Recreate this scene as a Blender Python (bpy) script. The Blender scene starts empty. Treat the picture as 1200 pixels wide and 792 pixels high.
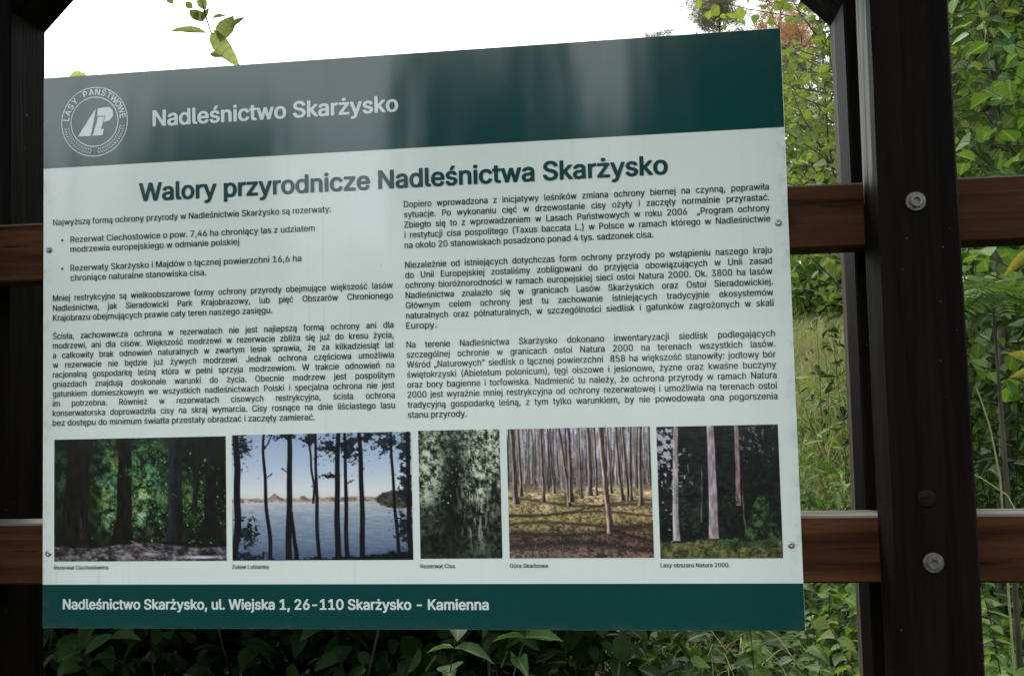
import bpy, bmesh, math, random
import numpy as np
from mathutils import Vector, Matrix

# ------------------------------------------------------------------ camera, sky, sun, exposure
S = bpy.context.scene
COL = S.collection
ZC = 1.645                       # height of the information panel's centre
FPX = 1150.0                     # focal length in photo pixels (photo 1200 x 792)
CAM = np.array([0.3599, -1.5045, ZC - 0.0946])
YAW, PITCH, ROLL = 0.1213, 0.0576, -0.0251

def cam_axes():
    f = np.array([-math.sin(YAW) * math.cos(PITCH), math.cos(YAW) * math.cos(PITCH), math.sin(PITCH)])
    r0 = np.array([math.cos(YAW), math.sin(YAW), 0.0])
    u0 = np.cross(r0, f)
    r = math.cos(ROLL) * r0 + math.sin(ROLL) * u0
    u = -math.sin(ROLL) * r0 + math.cos(ROLL) * u0
    return r, u, f
CR, CU, CF = cam_axes()

cam_data = bpy.data.cameras.new('camera')
cam = bpy.data.objects.new('camera', cam_data)
COL.objects.link(cam)
cam_data.sensor_width = 36.0
cam_data.lens = FPX / 1200.0 * 36.0
cam_data.clip_start, cam_data.clip_end = 0.05, 2000.0
M = Matrix.Identity(4)
for i in range(3):
    M[i][0], M[i][1], M[i][2], M[i][3] = CR[i], CU[i], -CF[i], CAM[i]
cam.matrix_world = M
S.camera = cam

SUN_EL, SUN_AZ = math.radians(52), math.radians(-22)     # azimuth from +Y (behind the board), towards -X
W = bpy.data.worlds.new('World'); S.world = W; W.use_nodes = True
nt = W.node_tree; nt.nodes.clear()
n_out = nt.nodes.new('ShaderNodeOutputWorld'); n_bg = nt.nodes.new('ShaderNodeBackground')
n_sky = nt.nodes.new('ShaderNodeTexSky'); n_sky.sky_type = 'NISHITA'; n_sky.sun_disc = False
n_sky.sun_elevation = SUN_EL; n_sky.sun_rotation = SUN_AZ
n_sky.air_density = 1.2; n_sky.dust_density = 4.0; n_sky.ozone_density = 1.0
n_tc = nt.nodes.new('ShaderNodeTexCoord')
n_map = nt.nodes.new('ShaderNodeMapping'); n_map.inputs['Scale'].default_value = (1.0, 1.0, 2.6)
n_noise = nt.nodes.new('ShaderNodeTexNoise'); n_noise.inputs['Scale'].default_value = 2.0
n_noise.inputs['Detail'].default_value = 5; n_noise.inputs['Roughness'].default_value = 0.55
n_ramp = nt.nodes.new('ShaderNodeValToRGB')          # overcast cloud deck, brighter and greyer patches
n_ramp.color_ramp.elements[0].position = 0.28; n_ramp.color_ramp.elements[0].color = (0.36, 0.39, 0.42, 1)
n_ramp.color_ramp.elements[1].position = 0.52; n_ramp.color_ramp.elements[1].color = (0.97, 1, 1, 1)
n_mul = nt.nodes.new('ShaderNodeMix'); n_mul.data_type = 'RGBA'; n_mul.blend_type = 'MULTIPLY'
n_mul.inputs[0].default_value = 1.0; n_mul.inputs[7].default_value = (10.5, 10.6, 10.6, 1)
n_mix = nt.nodes.new('ShaderNodeMix'); n_mix.data_type = 'RGBA'; n_mix.inputs[0].default_value = 0.88
lk = nt.links.new
lk(n_tc.outputs['Generated'], n_map.inputs[0]); lk(n_map.outputs[0], n_noise.inputs['Vector'])
lk(n_noise.outputs['Fac'], n_ramp.inputs[0]); lk(n_ramp.outputs[0], n_mul.inputs[6])
lk(n_sky.outputs[0], n_mix.inputs[6]); lk(n_mul.outputs[2], n_mix.inputs[7])
lk(n_mix.outputs[2], n_bg.inputs[0]); n_bg.inputs[1].default_value = 0.1
lk(n_bg.outputs[0], n_out.inputs[0])

sun_d = bpy.data.lights.new('sun', 'SUN'); sun = bpy.data.objects.new('sun', sun_d); COL.objects.link(sun)
sun_d.energy = 1.2; sun_d.angle = math.radians(14); sun_d.color = (1.0, 0.97, 0.9)
sdir = Vector((math.sin(SUN_AZ) * math.cos(SUN_EL), math.cos(SUN_AZ) * math.cos(SUN_EL), math.sin(SUN_EL)))
sun.rotation_euler = sdir.to_track_quat('Z', 'Y').to_euler()

S.view_settings.view_transform = 'Standard'; S.view_settings.look = 'None'
S.view_settings.gamma = 1.0; S.view_settings.use_curve_mapping = False
S.view_settings.exposure = 1.58
try:
    S.cycles.max_bounces = 8; S.cycles.transparent_max_bounces = 8; S.cycles.use_denoising = True
except Exception:
    pass

# ------------------------------------------------------------------ helpers
rng = np.random.default_rng(7)
random.seed(7)

def at(px, py, Y=0.0):
    """point on the plane y = Y seen at photo pixel (px, py)"""
    d = CF + CR * (px - 600) / FPX - CU * (py - 396) / FPX
    return CAM + d * (Y - CAM[1]) / d[1]

def to_px(P):
    d = np.asarray(P) - CAM
    z = d @ CF
    return 600 + FPX * (d @ CR) / z, 396 - FPX * (d @ CU) / z, z

def mesh_from(name, verts, faces, mat=None, smooth=False):
    me = bpy.data.meshes.new(name)
    me.from_pydata([tuple(v) for v in verts], [], [tuple(f) for f in faces])
    if smooth:
        me.polygons.foreach_set('use_smooth', np.ones(len(me.polygons), dtype=bool))
    me.update()
    if mat: me.materials.append(mat)
    return me

def fast_mesh(name, V, F, mat, smooth=False, veins=False):
    """V (n,3) float, F (m,k) int, all faces with the same k"""
    me = bpy.data.meshes.new(name)
    V = np.ascontiguousarray(V, dtype=np.float32); F = np.ascontiguousarray(F, dtype=np.int32)
    k = F.shape[1]
    me.vertices.add(len(V)); me.vertices.foreach_set('co', V.ravel())
    me.loops.add(F.size); me.loops.foreach_set('vertex_index', F.ravel())
    me.polygons.add(len(F)); me.polygons.foreach_set('loop_start', np.arange(0, F.size, k, dtype=np.int32))
    me.polygons.foreach_set('loop_total', np.full(len(F), k, dtype=np.int32))
    me.update(calc_edges=True); me.validate()
    if smooth: me.polygons.foreach_set('use_smooth', np.ones(len(me.polygons), dtype=bool))
    me.materials.append(mat)
    if veins:                                       # leaf meshes: midrib and length coordinates, 14 vertices per leaf
        n = len(V) // 14; mid = np.zeros(len(V), np.float32); alg = np.zeros(len(V), np.float32)
        t = np.linspace(0, 1, 6)
        pm = np.concatenate([np.ones(6), np.zeros(8)]); pa = np.concatenate([t, t[1:5], t[1:5]])
        n = n if veins is True else min(n, veins)
        mid[:n * 14] = np.tile(pm, n); alg[:n * 14] = np.tile(pa, n)
        for nm, ar in (('mid', mid), ('along', alg)):
            me.attributes.new(nm, 'FLOAT', 'POINT').data.foreach_set('value', ar)
    return me

def link(name, data, parent=None, loc=None):
    o = bpy.data.objects.new(name, data); COL.objects.link(o)
    if loc is not None: o.location = loc
    if parent is not None: o.parent = parent
    return o

def tag(o, label=None, cat=None, group=None, kind=None):
    if label: o['label'] = label
    if cat: o['category'] = cat
    if group: o['group'] = group
    if kind: o['kind'] = kind
    return o

def empty(name, loc, label, cat, group=None):
    o = link(name, None, None, loc); o.empty_display_size = 0.1
    return tag(o, label, cat, group)

def box_bm(bm, x0, x1, y0, y1, z0, z1):
    vs = [bm.verts.new(c) for c in ((x0,y0,z0),(x1,y0,z0),(x1,y1,z0),(x0,y1,z0),(x0,y0,z1),(x1,y0,z1),(x1,y1,z1),(x0,y1,z1))]
    for f in ((0,3,2,1),(4,5,6,7),(0,1,5,4),(1,2,6,5),(2,3,7,6),(3,0,4,7)):
        bm.faces.new([vs[i] for i in f])

def box_mesh(name, x0, x1, y0, y1, z0, z1, mat, bevel=0.0, seg=2):
    bm = bmesh.new(); box_bm(bm, x0, x1, y0, y1, z0, z1)
    if bevel: bmesh.ops.bevel(bm, geom=bm.edges[:], offset=bevel, segments=seg, profile=0.5, affect='EDGES')
    me = bpy.data.meshes.new(name); bm.to_mesh(me); bm.free(); me.materials.append(mat)
    return me

def tube(P, R, n=6):
    """tapered tube through points P with radii R -> verts, quads"""
    P = np.asarray(P, float); m = len(P)
    T = np.gradient(P, axis=0); T /= np.linalg.norm(T, axis=1, keepdims=True) + 1e-9
    ref = np.array([0.3, 0.2, 0.93]) if abs(T[0][2]) < 0.8 else np.array([0.93, 0.3, 0.1])
    A = np.cross(T, ref); A /= np.linalg.norm(A, axis=1, keepdims=True) + 1e-9
    B = np.cross(T, A)
    a = np.linspace(0, 2 * np.pi, n, endpoint=False)
    V = (P[:, None] + np.asarray(R)[:, None, None] * (np.cos(a)[None, :, None] * A[:, None] + np.sin(a)[None, :, None] * B[:, None])).reshape(-1, 3)
    F = []
    for i in range(m - 1):
        for j in range(n):
            k = (j + 1) % n
            F.append((i * n + j, i * n + k, (i + 1) * n + k, (i + 1) * n + j))
    return V, np.array(F)

def join_vf(parts):
    V, F, o = [], [], 0
    for v, f in parts:
        V.append(v); F.append(np.asarray(f) + o); o += len(v)
    return np.concatenate(V), np.concatenate(F)

# ------------------------------------------------------------------ materials
def new_mat(name):
    m = bpy.data.materials.new(name); m.use_nodes = True
    return m, m.node_tree, m.node_tree.nodes['Principled BSDF']

def N(nt, typ, **kw):
    n = nt.nodes.new(typ)
    for k, v in kw.items():
        if k in n.inputs: n.inputs[k].default_value = v
        else: setattr(n, k, v)
    return n

def ramp(nt, fac, stops):
    r = nt.nodes.new('ShaderNodeValToRGB'); els = r.color_ramp.elements
    while len(els) < len(stops): els.new(0.5)
    for e, (p, c) in zip(els, stops):
        e.position = p; e.color = (*c, 1) if len(c) == 3 else c
    nt.links.new(fac, r.inputs[0])
    return r.outputs[0]

def mixc(nt, fac, a, b, mode='MIX'):
    m = nt.nodes.new('ShaderNodeMix'); m.data_type = 'RGBA'; m.blend_type = mode
    for sock, v in ((m.inputs[0], fac), (m.inputs[6], a), (m.inputs[7], b)):
        if hasattr(v, 'links'): nt.links.new(v, sock)
        elif isinstance(v, (int, float)): sock.default_value = v
        else: sock.default_value = (*v, 1)
    return m.outputs[2]

def leaf_material(name, cols, transl=0.45, gloss=0.35, tint=(1.2, 1.22, 0.6)):
    """cols: list of base colours spread leaf by leaf; thin translucent leaf"""
    m, nt, p = new_mat(name); L = nt.links.new
    geo = N(nt, 'ShaderNodeNewGeometry'); oi = N(nt, 'ShaderNodeObjectInfo')
    ad = N(nt, 'ShaderNodeMath', operation='ADD'); L(geo.outputs['Random Per Island'], ad.inputs[0]); L(oi.outputs['Random'], ad.inputs[1])
    fr = N(nt, 'ShaderNodeMath', operation='FRACT'); L(ad.outputs[0], fr.inputs[0])
    c = ramp(nt, fr.outputs[0], [(i / max(1, len(cols) - 1), c) for i, c in enumerate(cols)])
    tc = N(nt, 'ShaderNodeTexCoord'); no = N(nt, 'ShaderNodeTexNoise', Scale=40.0, Detail=2.0)
    L(tc.outputs['Object'], no.inputs['Vector'])
    c2 = mixc(nt, 0.5, c, ramp(nt, no.outputs['Fac'], [(0.3, (0.55, 0.55, 0.5)), (0.7, (1.25, 1.2, 1.1))]), 'MULTIPLY')
    mid = N(nt, 'ShaderNodeAttribute', attribute_name='mid'); alg = N(nt, 'ShaderNodeAttribute', attribute_name='along')
    ph = m2(nt, 'MULTIPLY_ADD', mid.outputs['Fac'], 5.0); L(m2(nt, 'MULTIPLY_ADD', alg.outputs['Fac'], 42.0), ph.node.inputs[2])
    vein = m2(nt, 'SINE', ph, 0.0)
    c2 = mixc(nt, m2(nt, 'MULTIPLY', sstep(nt, vein, .2, 1.0), .22), c2, (.02, .03, .012))
    c2 = mixc(nt, m2(nt, 'MULTIPLY', sstep(nt, mid.outputs['Fac'], .78, .98), .45), c2, (.26, .32, .14))
    sp_ = N(nt, 'ShaderNodeTexNoise', Scale=75.0, Detail=3.0); L(tc.outputs['Object'], sp_.inputs['Vector'])
    c2 = mixc(nt, ramp(nt, sp_.outputs['Fac'], [(0.68, (0, 0, 0)), (0.73, (.75, .75, .75))]), c2, (.09, .06, .022))
    L(c2, p.inputs['Base Color']); p.inputs['Roughness'].default_value = 0.55
    p.inputs['Specular IOR Level'].default_value = gloss * 0.45
    tr = N(nt, 'ShaderNodeBsdfTranslucent'); tcol = mixc(nt, 1.0, c2, tint, 'MULTIPLY'); L(tcol, tr.inputs[0])
    mx = N(nt, 'ShaderNodeMixShader'); mx.inputs[0].default_value = transl
    L(p.outputs[0], mx.inputs[1]); L(tr.outputs[0], mx.inputs[2])
    L(mx.outputs[0], nt.nodes['Material Output'].inputs[0])
    return m

def wood_material(name, axis, dark, light, worn=None, rough=0.6):
    """stained timber with grain along the axis; worn = (mask builder, colour)"""
    m, nt, p = new_mat(name); L = nt.links.new
    tc = N(nt, 'ShaderNodeNewGeometry'); oi = N(nt, 'ShaderNodeObjectInfo')
    sc = [38.0, 38.0, 38.0]; sc['xyz'.index(axis)] = 1.6
    mp = N(nt, 'ShaderNodeMapping'); mp.inputs['Scale'].default_value = sc
    L(tc.outputs['Position'], mp.inputs[0])
    off = N(nt, 'ShaderNodeVectorMath', operation='SCALE'); off.inputs[0].default_value = (7.3, 5.1, 9.7); L(oi.outputs['Random'], off.inputs['Scale'])
    L(off.outputs[0], mp.inputs['Location'])
    n1 = N(nt, 'ShaderNodeTexNoise', Scale=1.0, Detail=6.0, Roughness=0.65, Distortion=0.6); L(mp.outputs[0], n1.inputs['Vector'])
    sc2 = [9.0, 9.0, 9.0]; sc2['xyz'.index(axis)] = 0.9
    mp2 = N(nt, 'ShaderNodeMapping'); mp2.inputs['Scale'].default_value = sc2; L(tc.outputs['Position'], mp2.inputs[0])
    n2 = N(nt, 'ShaderNodeTexNoise', Scale=1.0, Detail=4.0); L(mp2.outputs[0], n2.inputs['Vector'])
    g = ramp(nt, n1.outputs['Fac'], [(0.32, dark), (0.68, light)])
    c = mixc(nt, 0.75, g, ramp(nt, n2.outputs['Fac'], [(0.3, (0.55, 0.5, 0.48)), (0.7, (1.25, 1.15, 1.1))]), 'MULTIPLY')
    # fine scratches / checks
    n3 = N(nt, 'ShaderNodeTexNoise', Scale=3.0, Detail=3.0, Roughness=0.7); L(mp.outputs[0], n3.inputs['Vector'])
    chk = ramp(nt, n3.outputs['Fac'], [(0.30, (0.25, 0.22, 0.2)), (0.38, (1, 1, 1))])
    c = mixc(nt, 1.0, c, chk, 'MULTIPLY')
    sp = N(nt, 'ShaderNodeTexNoise', Scale=260.0, Detail=1.0); L(tc.outputs['Position'], sp.inputs['Vector'])
    c = mixc(nt, ramp(nt, sp.outputs['Fac'], [(0.80, (0, 0, 0)), (0.83, (0.7, 0.7, 0.7))]), c, (0.25, 0.24, 0.22))
    kv = N(nt, 'ShaderNodeTexVoronoi', Scale=1.0); ks = [13.0, 13.0, 13.0]; ks['xyz'.index(axis)] = 4.2      # knots
    mk = N(nt, 'ShaderNodeMapping'); mk.inputs['Scale'].default_value = ks; L(tc.outputs['Position'], mk.inputs[0]); L(mk.outputs[0], kv.inputs['Vector'])
    c = mixc(nt, ramp(nt, kv.outputs['Distance'], [(0.10, (.85, .85, .85)), (0.20, (0, 0, 0))]), c, tuple(q * .7 for q in dark))
    if worn:
        mask, wl, wd = worn(nt, tc, n1, n2)
        wc = ramp(nt, n1.outputs['Fac'], [(0.36, wd), (0.47, tuple(.55 * q for q in wl)), (0.60, wl)])
        c = mixc(nt, mask, c, wc)
    L(c, p.inputs['Base Color']); p.inputs['Roughness'].default_value = rough
    p.inputs['Specular IOR Level'].default_value = 0.05
    b = N(nt, 'ShaderNodeBump', Strength=0.6, Distance=0.004); L(n1.outputs['Fac'], b.inputs['Height']); L(b.outputs[0], p.inputs['Normal'])
    return m

def m2(nt, op, a, b):
    n = nt.nodes.new('ShaderNodeMath'); n.operation = op; n.use_clamp = (op == 'MULTIPLY')
    for s, v in zip(n.inputs, (a, b)):
        if hasattr(v, 'links'): nt.links.new(v, s)
        else: s.default_value = v
    return n.outputs[0]

def sstep(nt, v, lo, hi):
    n = nt.nodes.new('ShaderNodeMapRange'); n.interpolation_type = 'SMOOTHSTEP'
    nt.links.new(v, n.inputs[0]); n.inputs[1].default_value = lo; n.inputs[2].default_value = hi
    return n.outputs[0]

def worn_side(y0, y1, z_lo, wl=(0.27, 0.26, 0.24), wd=(0.03, 0.026, 0.024)):
    """stain peeled off the post's inner side face in a strip y0..y1 above z_lo"""
    def f(nt, geo, n1, n2):
        sp = nt.nodes.new('ShaderNodeSeparateXYZ'); nt.links.new(geo.outputs['Position'], sp.inputs[0])
        sn = nt.nodes.new('ShaderNodeSeparateXYZ'); nt.links.new(geo.outputs['True Normal'], sn.inputs[0])
        side = m2(nt, 'GREATER_THAN', m2(nt, 'ABSOLUTE', sn.outputs[0], 0.0), 0.9)
        wob = m2(nt, 'MULTIPLY_ADD', n2.outputs['Fac'], 0.03)
        wob.node.inputs[2].default_value = -0.015
        y = m2(nt, 'ADD', sp.outputs[1], wob)
        a = m2(nt, 'MULTIPLY', sstep(nt, y, y0 - .004, y0 + .004), sstep(nt, y, y1 + .004, y1 - .004))
        wz = m2(nt, 'MULTIPLY_ADD', n1.outputs['Fac'], 0.16); wz.node.inputs[2].default_value = -0.08
        z = m2(nt, 'ADD', sp.outputs[2], wz)
        a = m2(nt, 'MULTIPLY', a, sstep(nt, z, z_lo - .02, z_lo + .03))
        a = m2(nt, 'MULTIPLY', a, side)
        return a, wl, wd
    return f

def worn_top():
    def f(nt, geo, n1, n2):
        sn = nt.nodes.new('ShaderNodeSeparateXYZ'); nt.links.new(geo.outputs['True Normal'], sn.inputs[0])
        up = m2(nt, 'GREATER_THAN', sn.outputs[2], 0.6)
        return up, (0.13, 0.125, 0.11), (0.06, 0.056, 0.048)
    return f

POST_D, POST_L = (0.0016, 0.0012, 0.0011), (0.0078, 0.0054, 0.0046)
RAIL_D, RAIL_L = (0.024, 0.010, 0.0055), (0.098, 0.042, 0.021)
MAT_POST_F = wood_material('stained_post_front', 'z', POST_D, POST_L, worn_side(-0.062, -0.004, ZC + 0.205))
MAT_POST_B = wood_material('stained_post_back', 'z', POST_D, POST_L, worn_side(0.150, 0.20, -5.0, (0.11, 0.10, 0.075), (0.05, 0.045, 0.035)))
MAT_POST_P = wood_material('stained_post_plain', 'z', POST_D, POST_L)
MAT_RAIL = wood_material('stained_rail', 'x', RAIL_D, RAIL_L, worn_top())
MAT_ROOF = wood_material('stained_roof_board', 'y', (0.012, 0.008, 0.006), (0.05, 0.03, 0.02))

def metal_material(name, col, rough):
    m, nt, p = new_mat(name)
    no = N(nt, 'ShaderNodeTexNoise', Scale=180.0, Detail=3.0); geo = N(nt, 'ShaderNodeNewGeometry')
    nt.links.new(geo.outputs['Position'], no.inputs['Vector'])
    nt.links.new(ramp(nt, no.outputs['Fac'], [(0.3, tuple(c * .45 for c in col)), (0.65, col)]), p.inputs['Base Color'])
    n5 = N(nt, 'ShaderNodeTexNoise', Scale=90.0, Detail=4.0); nt.links.new(geo.outputs['Position'], n5.inputs['Vector'])
    base = p.inputs['Base Color'].links[0].from_socket
    nt.links.new(mixc(nt, ramp(nt, n5.outputs['Fac'], [(0.52, (0, 0, 0)), (0.66, (.8, .8, .8))]), base, (.10, .045, .02)), p.inputs['Base Color'])
    p.inputs['Metallic'].default_value = 0.7; p.inputs['Roughness'].default_value = rough
    return m
MAT_ZINC = metal_material('galvanised_steel', (0.20, 0.20, 0.19), 0.55)
MAT_SCREW = metal_material('screw_steel', (0.55, 0.55, 0.55), 0.35)

def print_gloss(nt, p):
    """laminate gloss with the faint waviness of a thin plastic board"""
    p.inputs['Roughness'].default_value = 0.13
    p.inputs['Specular IOR Level'].default_value = 0.8
    geo = N(nt, 'ShaderNodeNewGeometry')
    mp = N(nt, 'ShaderNodeMapping'); mp.inputs['Scale'].default_value = (7.0, 1.0, 2.0); nt.links.new(geo.outputs['Position'], mp.inputs[0])
    no = N(nt, 'ShaderNodeTexNoise', Scale=1.0, Detail=2.0, Roughness=0.4); nt.links.new(mp.outputs[0], no.inputs['Vector'])
    b = N(nt, 'ShaderNodeBump', Strength=0.35, Distance=0.008); nt.links.new(no.outputs['Fac'], b.inputs['Height'])
    nt.links.new(b.outputs[0], p.inputs['Normal'])
    return geo

def print_material(name, col, dirt=0.0):
    m, nt, p = new_mat(name); geo = print_gloss(nt, p)
    if dirt:
        n1 = N(nt, 'ShaderNodeTexNoise', Scale=3.0, Detail=6.0, Roughness=0.6); nt.links.new(geo.outputs['Position'], n1.inputs['Vector'])
        n2 = N(nt, 'ShaderNodeTexNoise', Scale=55.0, Detail=2.0); nt.links.new(geo.outputs['Position'], n2.inputs['Vector'])
        c = mixc(nt, 1.0, col, ramp(nt, n1.outputs['Fac'], [(0.3, (1 - dirt, 1 - dirt * .9, 1 - dirt)), (0.6, (1, 1, 1))]), 'MULTIPLY')
        c = mixc(nt, ramp(nt, n2.outputs['Fac'], [(0.74, (0, 0, 0)), (0.78, (0.5, 0.5, 0.5))]), c, tuple(x * .5 for x in col))
        ms = N(nt, 'ShaderNodeMapping'); ms.inputs['Scale'].default_value = (70.0, 1.0, 1.1); nt.links.new(geo.outputs['Position'], ms.inputs[0])
        n3 = N(nt, 'ShaderNodeTexNoise', Scale=1.0, Detail=4.0, Roughness=0.7); nt.links.new(ms.outputs[0], n3.inputs['Vector'])     # dried rain streaks
        stk = m2(nt, 'MULTIPLY', sstep(nt, n3.outputs['Fac'], .52, .78), sstep(nt, n1.outputs['Fac'], .42, .62))
        c = mixc(nt, m2(nt, 'MULTIPLY', stk, .26), c, tuple(x * .5 + .02 for x in col))
        sx = nt.nodes.new('ShaderNodeSeparateXYZ'); nt.links.new(geo.outputs['Position'], sx.inputs[0])
        ex = sstep(nt, m2(nt, 'ABSOLUTE', sx.outputs[0], 0.0), .575, .602); ez = sstep(nt, m2(nt, 'ABSOLUTE', m2(nt, 'SUBTRACT', sx.outputs[2], ZC), 0.0), .435, .453)
        n4 = N(nt, 'ShaderNodeTexNoise', Scale=38.0, Detail=5.0, Roughness=0.7); nt.links.new(geo.outputs['Position'], n4.inputs['Vector'])
        gr = m2(nt, 'MULTIPLY', m2(nt, 'MAXIMUM', ex, ez), sstep(nt, n4.outputs['Fac'], .45, .68))
        c = mixc(nt, m2(nt, 'MULTIPLY', gr, .22), c, (.10, .11, .085))
        nt.links.new(c, p.inputs['Base Color'])
    else:
        p.inputs['Base Color'].default_value = (*col, 1)
    return m
MAT_WHITE = print_material('white_laminate', (0.70, 0.755, 0.74), 0.07)
MAT_TEAL = print_material('dark_green_print', (0.0004, 0.046, 0.048), 0.12)
MAT_TITLE = print_material('title_print', (0.006, 0.05, 0.058))
MAT_BODY = print_material('body_text_print', (0.022, 0.028, 0.03))
MAT_LIGHT = print_material('pale_print', (0.62, 0.70, 0.68))
# ------------------------------------------------------------------ information panel
PW, PH = 0.6, 0.45165
panel = empty('information_panel', (0, 0, ZC), 'large white and dark green forest information panel screwed to the wooden rails', 'sign')
def ploc(u, v, d): return (u, -d, v)

slab = link('panel_sheet', box_mesh('panel_sheet', -PW, PW, 0.0, 0.003, -PH, PH, MAT_WHITE, 0.0006, 1), panel)

def sheet(name, u0, u1, v0, v1, d, mat, parent):
    return link(name, mesh_from(name, [ploc(u0, v0, d), ploc(u1, v0, d), ploc(u1, v1, d), ploc(u0, v1, d)], [(0, 1, 2, 3)], mat), parent)
top_band = sheet('banner', -PW + .0006, PW - .0006, 0.2988, PH - .0006, 0.0004, MAT_TEAL, panel)
top_band['label'] = 'dark green banner across the top'
foot_band = sheet('footer', -PW + .0006, PW - .0006, -PH + .0006, -0.3824, 0.0004, MAT_TEAL, panel)
foot_band['label'] = 'dark green footer strip with the address'

# lettering: glyph outlines of Blender's own sans serif, turned into flat printed meshes
FONT = None
try:
    import os
    _fd = bpy.utils.system_resource('DATAFILES', path='fonts')
    FONT = bpy.data.fonts.load(os.path.join(_fd, 'Inter.woff2'))
except Exception:
    FONT = None

_GL = {}
def _outline(body, res):
    c = bpy.data.curves.new('lettering', 'FONT'); c.body = body; c.size = 1.0; c.fill_mode = 'NONE'
    if FONT: c.font = FONT
    c.resolution_u = res
    o = bpy.data.objects.new('lettering', c); COL.objects.link(o)
    dg = bpy.context.evaluated_depsgraph_get()
    me = bpy.data.meshes.new_from_object(o.evaluated_get(dg))
    P = np.array([v.co[:2] for v in me.vertices]).reshape(-1, 2); E = [tuple(e.vertices) for e in me.edges]
    bpy.data.objects.remove(o); bpy.data.curves.remove(c); bpy.data.meshes.remove(me)
    return P, E

def glyph(ch, res=2):
    """one character: triangles inside its outlines (non-zero winding) and its advance"""
    if (ch, res) in _GL: return _GL[(ch, res)]
    adv = _outline('H' + ch + 'H', res)[0][:, 0].max() - _outline('HH', res)[0][:, 0].max()
    if ch == ' ':
        _GL[(ch, res)] = (np.zeros((0, 2)), [], adv); return _GL[(ch, res)]
    P, E = _outline(ch, res)
    nb = {}
    for a, b in E: nb.setdefault(a, []).append(b); nb.setdefault(b, []).append(a)
    loops, seen = [], set()
    for s0 in range(len(P)):                     # walk each closed outline in vertex order
        if s0 in seen or s0 not in nb: continue
        lp, prev, cur = [s0], None, s0; seen.add(s0)
        while True:
            nx = [q for q in sorted(nb[cur]) if q != prev and q not in seen]
            if not nx: break
            q = nx[0]; lp.append(q); seen.add(q); prev, cur = cur, q
        loops.append(lp)
    verts, segs = [], []
    for lp in loops:
        L = [P[i] for i in lp]; keep = []
        for i in range(len(L)):
            p0, p1, p2 = L[i - 1], L[i], L[(i + 1) % len(L)]
            if np.linalg.norm(p1 - p0) < 1e-5: continue
            cr = (p1[0] - p0[0]) * (p2[1] - p1[1]) - (p1[1] - p0[1]) * (p2[0] - p1[0])
            if abs(cr) < 1e-6: continue
            keep.append(p1)
        o = len(verts); m = len(keep)
        if m < 3: continue
        verts += keep; segs += [(o + i, o + (i + 1) % m) for i in range(m)]
    from mathutils.geometry import delaunay_2d_cdt
    vo, eo, fo, *_r = delaunay_2d_cdt([Vector(v) for v in verts], segs, [], 0, 1e-6)
    VO = np.array([tuple(v) for v in vo]); A = np.array([verts[a] for a, b in segs]); B = np.array([verts[b] for a, b in segs])
    F = []
    for f in fo:
        x, y = VO[list(f)].mean(0)
        upw = (A[:, 1] <= y) & (B[:, 1] > y); dnw = (A[:, 1] > y) & (B[:, 1] <= y)
        side = (B[:, 0] - A[:, 0]) * (y - A[:, 1]) - (x - A[:, 0]) * (B[:, 1] - A[:, 1])
        if np.sum(upw & (side > 0)) - np.sum(dnw & (side < 0)) != 0: F.append(tuple(f))
    _GL[(ch, res)] = (VO, F, adv)
    return _GL[(ch, res)]

def glyphs(body, size, space_word=1.0, res=2):
    X, F, x, o = [], [], 0.0, 0
    for ch in body:
        v, f, adv = glyph(ch, res)
        if len(v): X.append(v + np.array([x, 0])); F += [tuple(i + o for i in q) for q in f]; o += len(v)
        x += adv * (space_word if ch == ' ' else 1.0)
    return np.concatenate(X) * size, F

def emit_text(acc, XY, F, u, v, d, strikes=((0, 0),)):
    for k, (dx, dy) in enumerate(strikes):
        o = len(acc[0])
        acc[0].extend([(x + u + dx, -d - k * 0.00004, y + v + dy) for x, y in XY])
        acc[1].extend([tuple(i + o for i in f) for f in F])

def fit_line(body, size, width, justify, xs=1.0):
    if justify:
        a, _ = glyphs(body, size, 1.0); b, _ = glyphs(body, size, 2.0)
        w1, w2 = np.ptp(a[:, 0]) * xs, np.ptp(b[:, 0]) * xs
        sw = 1.0 + (width - w1) / max(1e-6, w2 - w1)
        sw = max(0.55, sw)
        XY, F = glyphs(body, size, sw)
    else:
        XY, F = glyphs(body, size, 1.0)
    XY = XY.copy(); XY[:, 0] -= XY[:, 0].min(); XY[:, 0] *= width / XY[:, 0].max()
    return XY, F

CAPH = np.ptp(glyphs('H', 1.0)[0][:, 1])
def text_part(name, lines, mat, d=0.0008, bold=0.0, parent=None, label=None):
    """lines: (body, u0, u1, v, cap height, justify)"""
    acc = ([], [])
    b = bold
    st = ((0, 0),) if not b else ((-b, 0), (b, 0), (0, b * .6), (0, -b * .6), (-b * .6, b * .5), (b * .6, -b * .5), (b * .6, b * .5), (-b * .6, -b * .5))
    for body, u0, u1, v, cap, just in lines:
        XY, F = fit_line(body, cap / CAPH, u1 - u0 - 2 * b, just, 0.90)
        emit_text(acc, XY, F, u0 + b, v, d, st if b else ((-cap * .022, 0), (cap * .022, 0)))
    o = link(name, mesh_from(name, acc[0], acc[1], mat), parent or panel)
    if label: o['label'] = label
    return o

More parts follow.
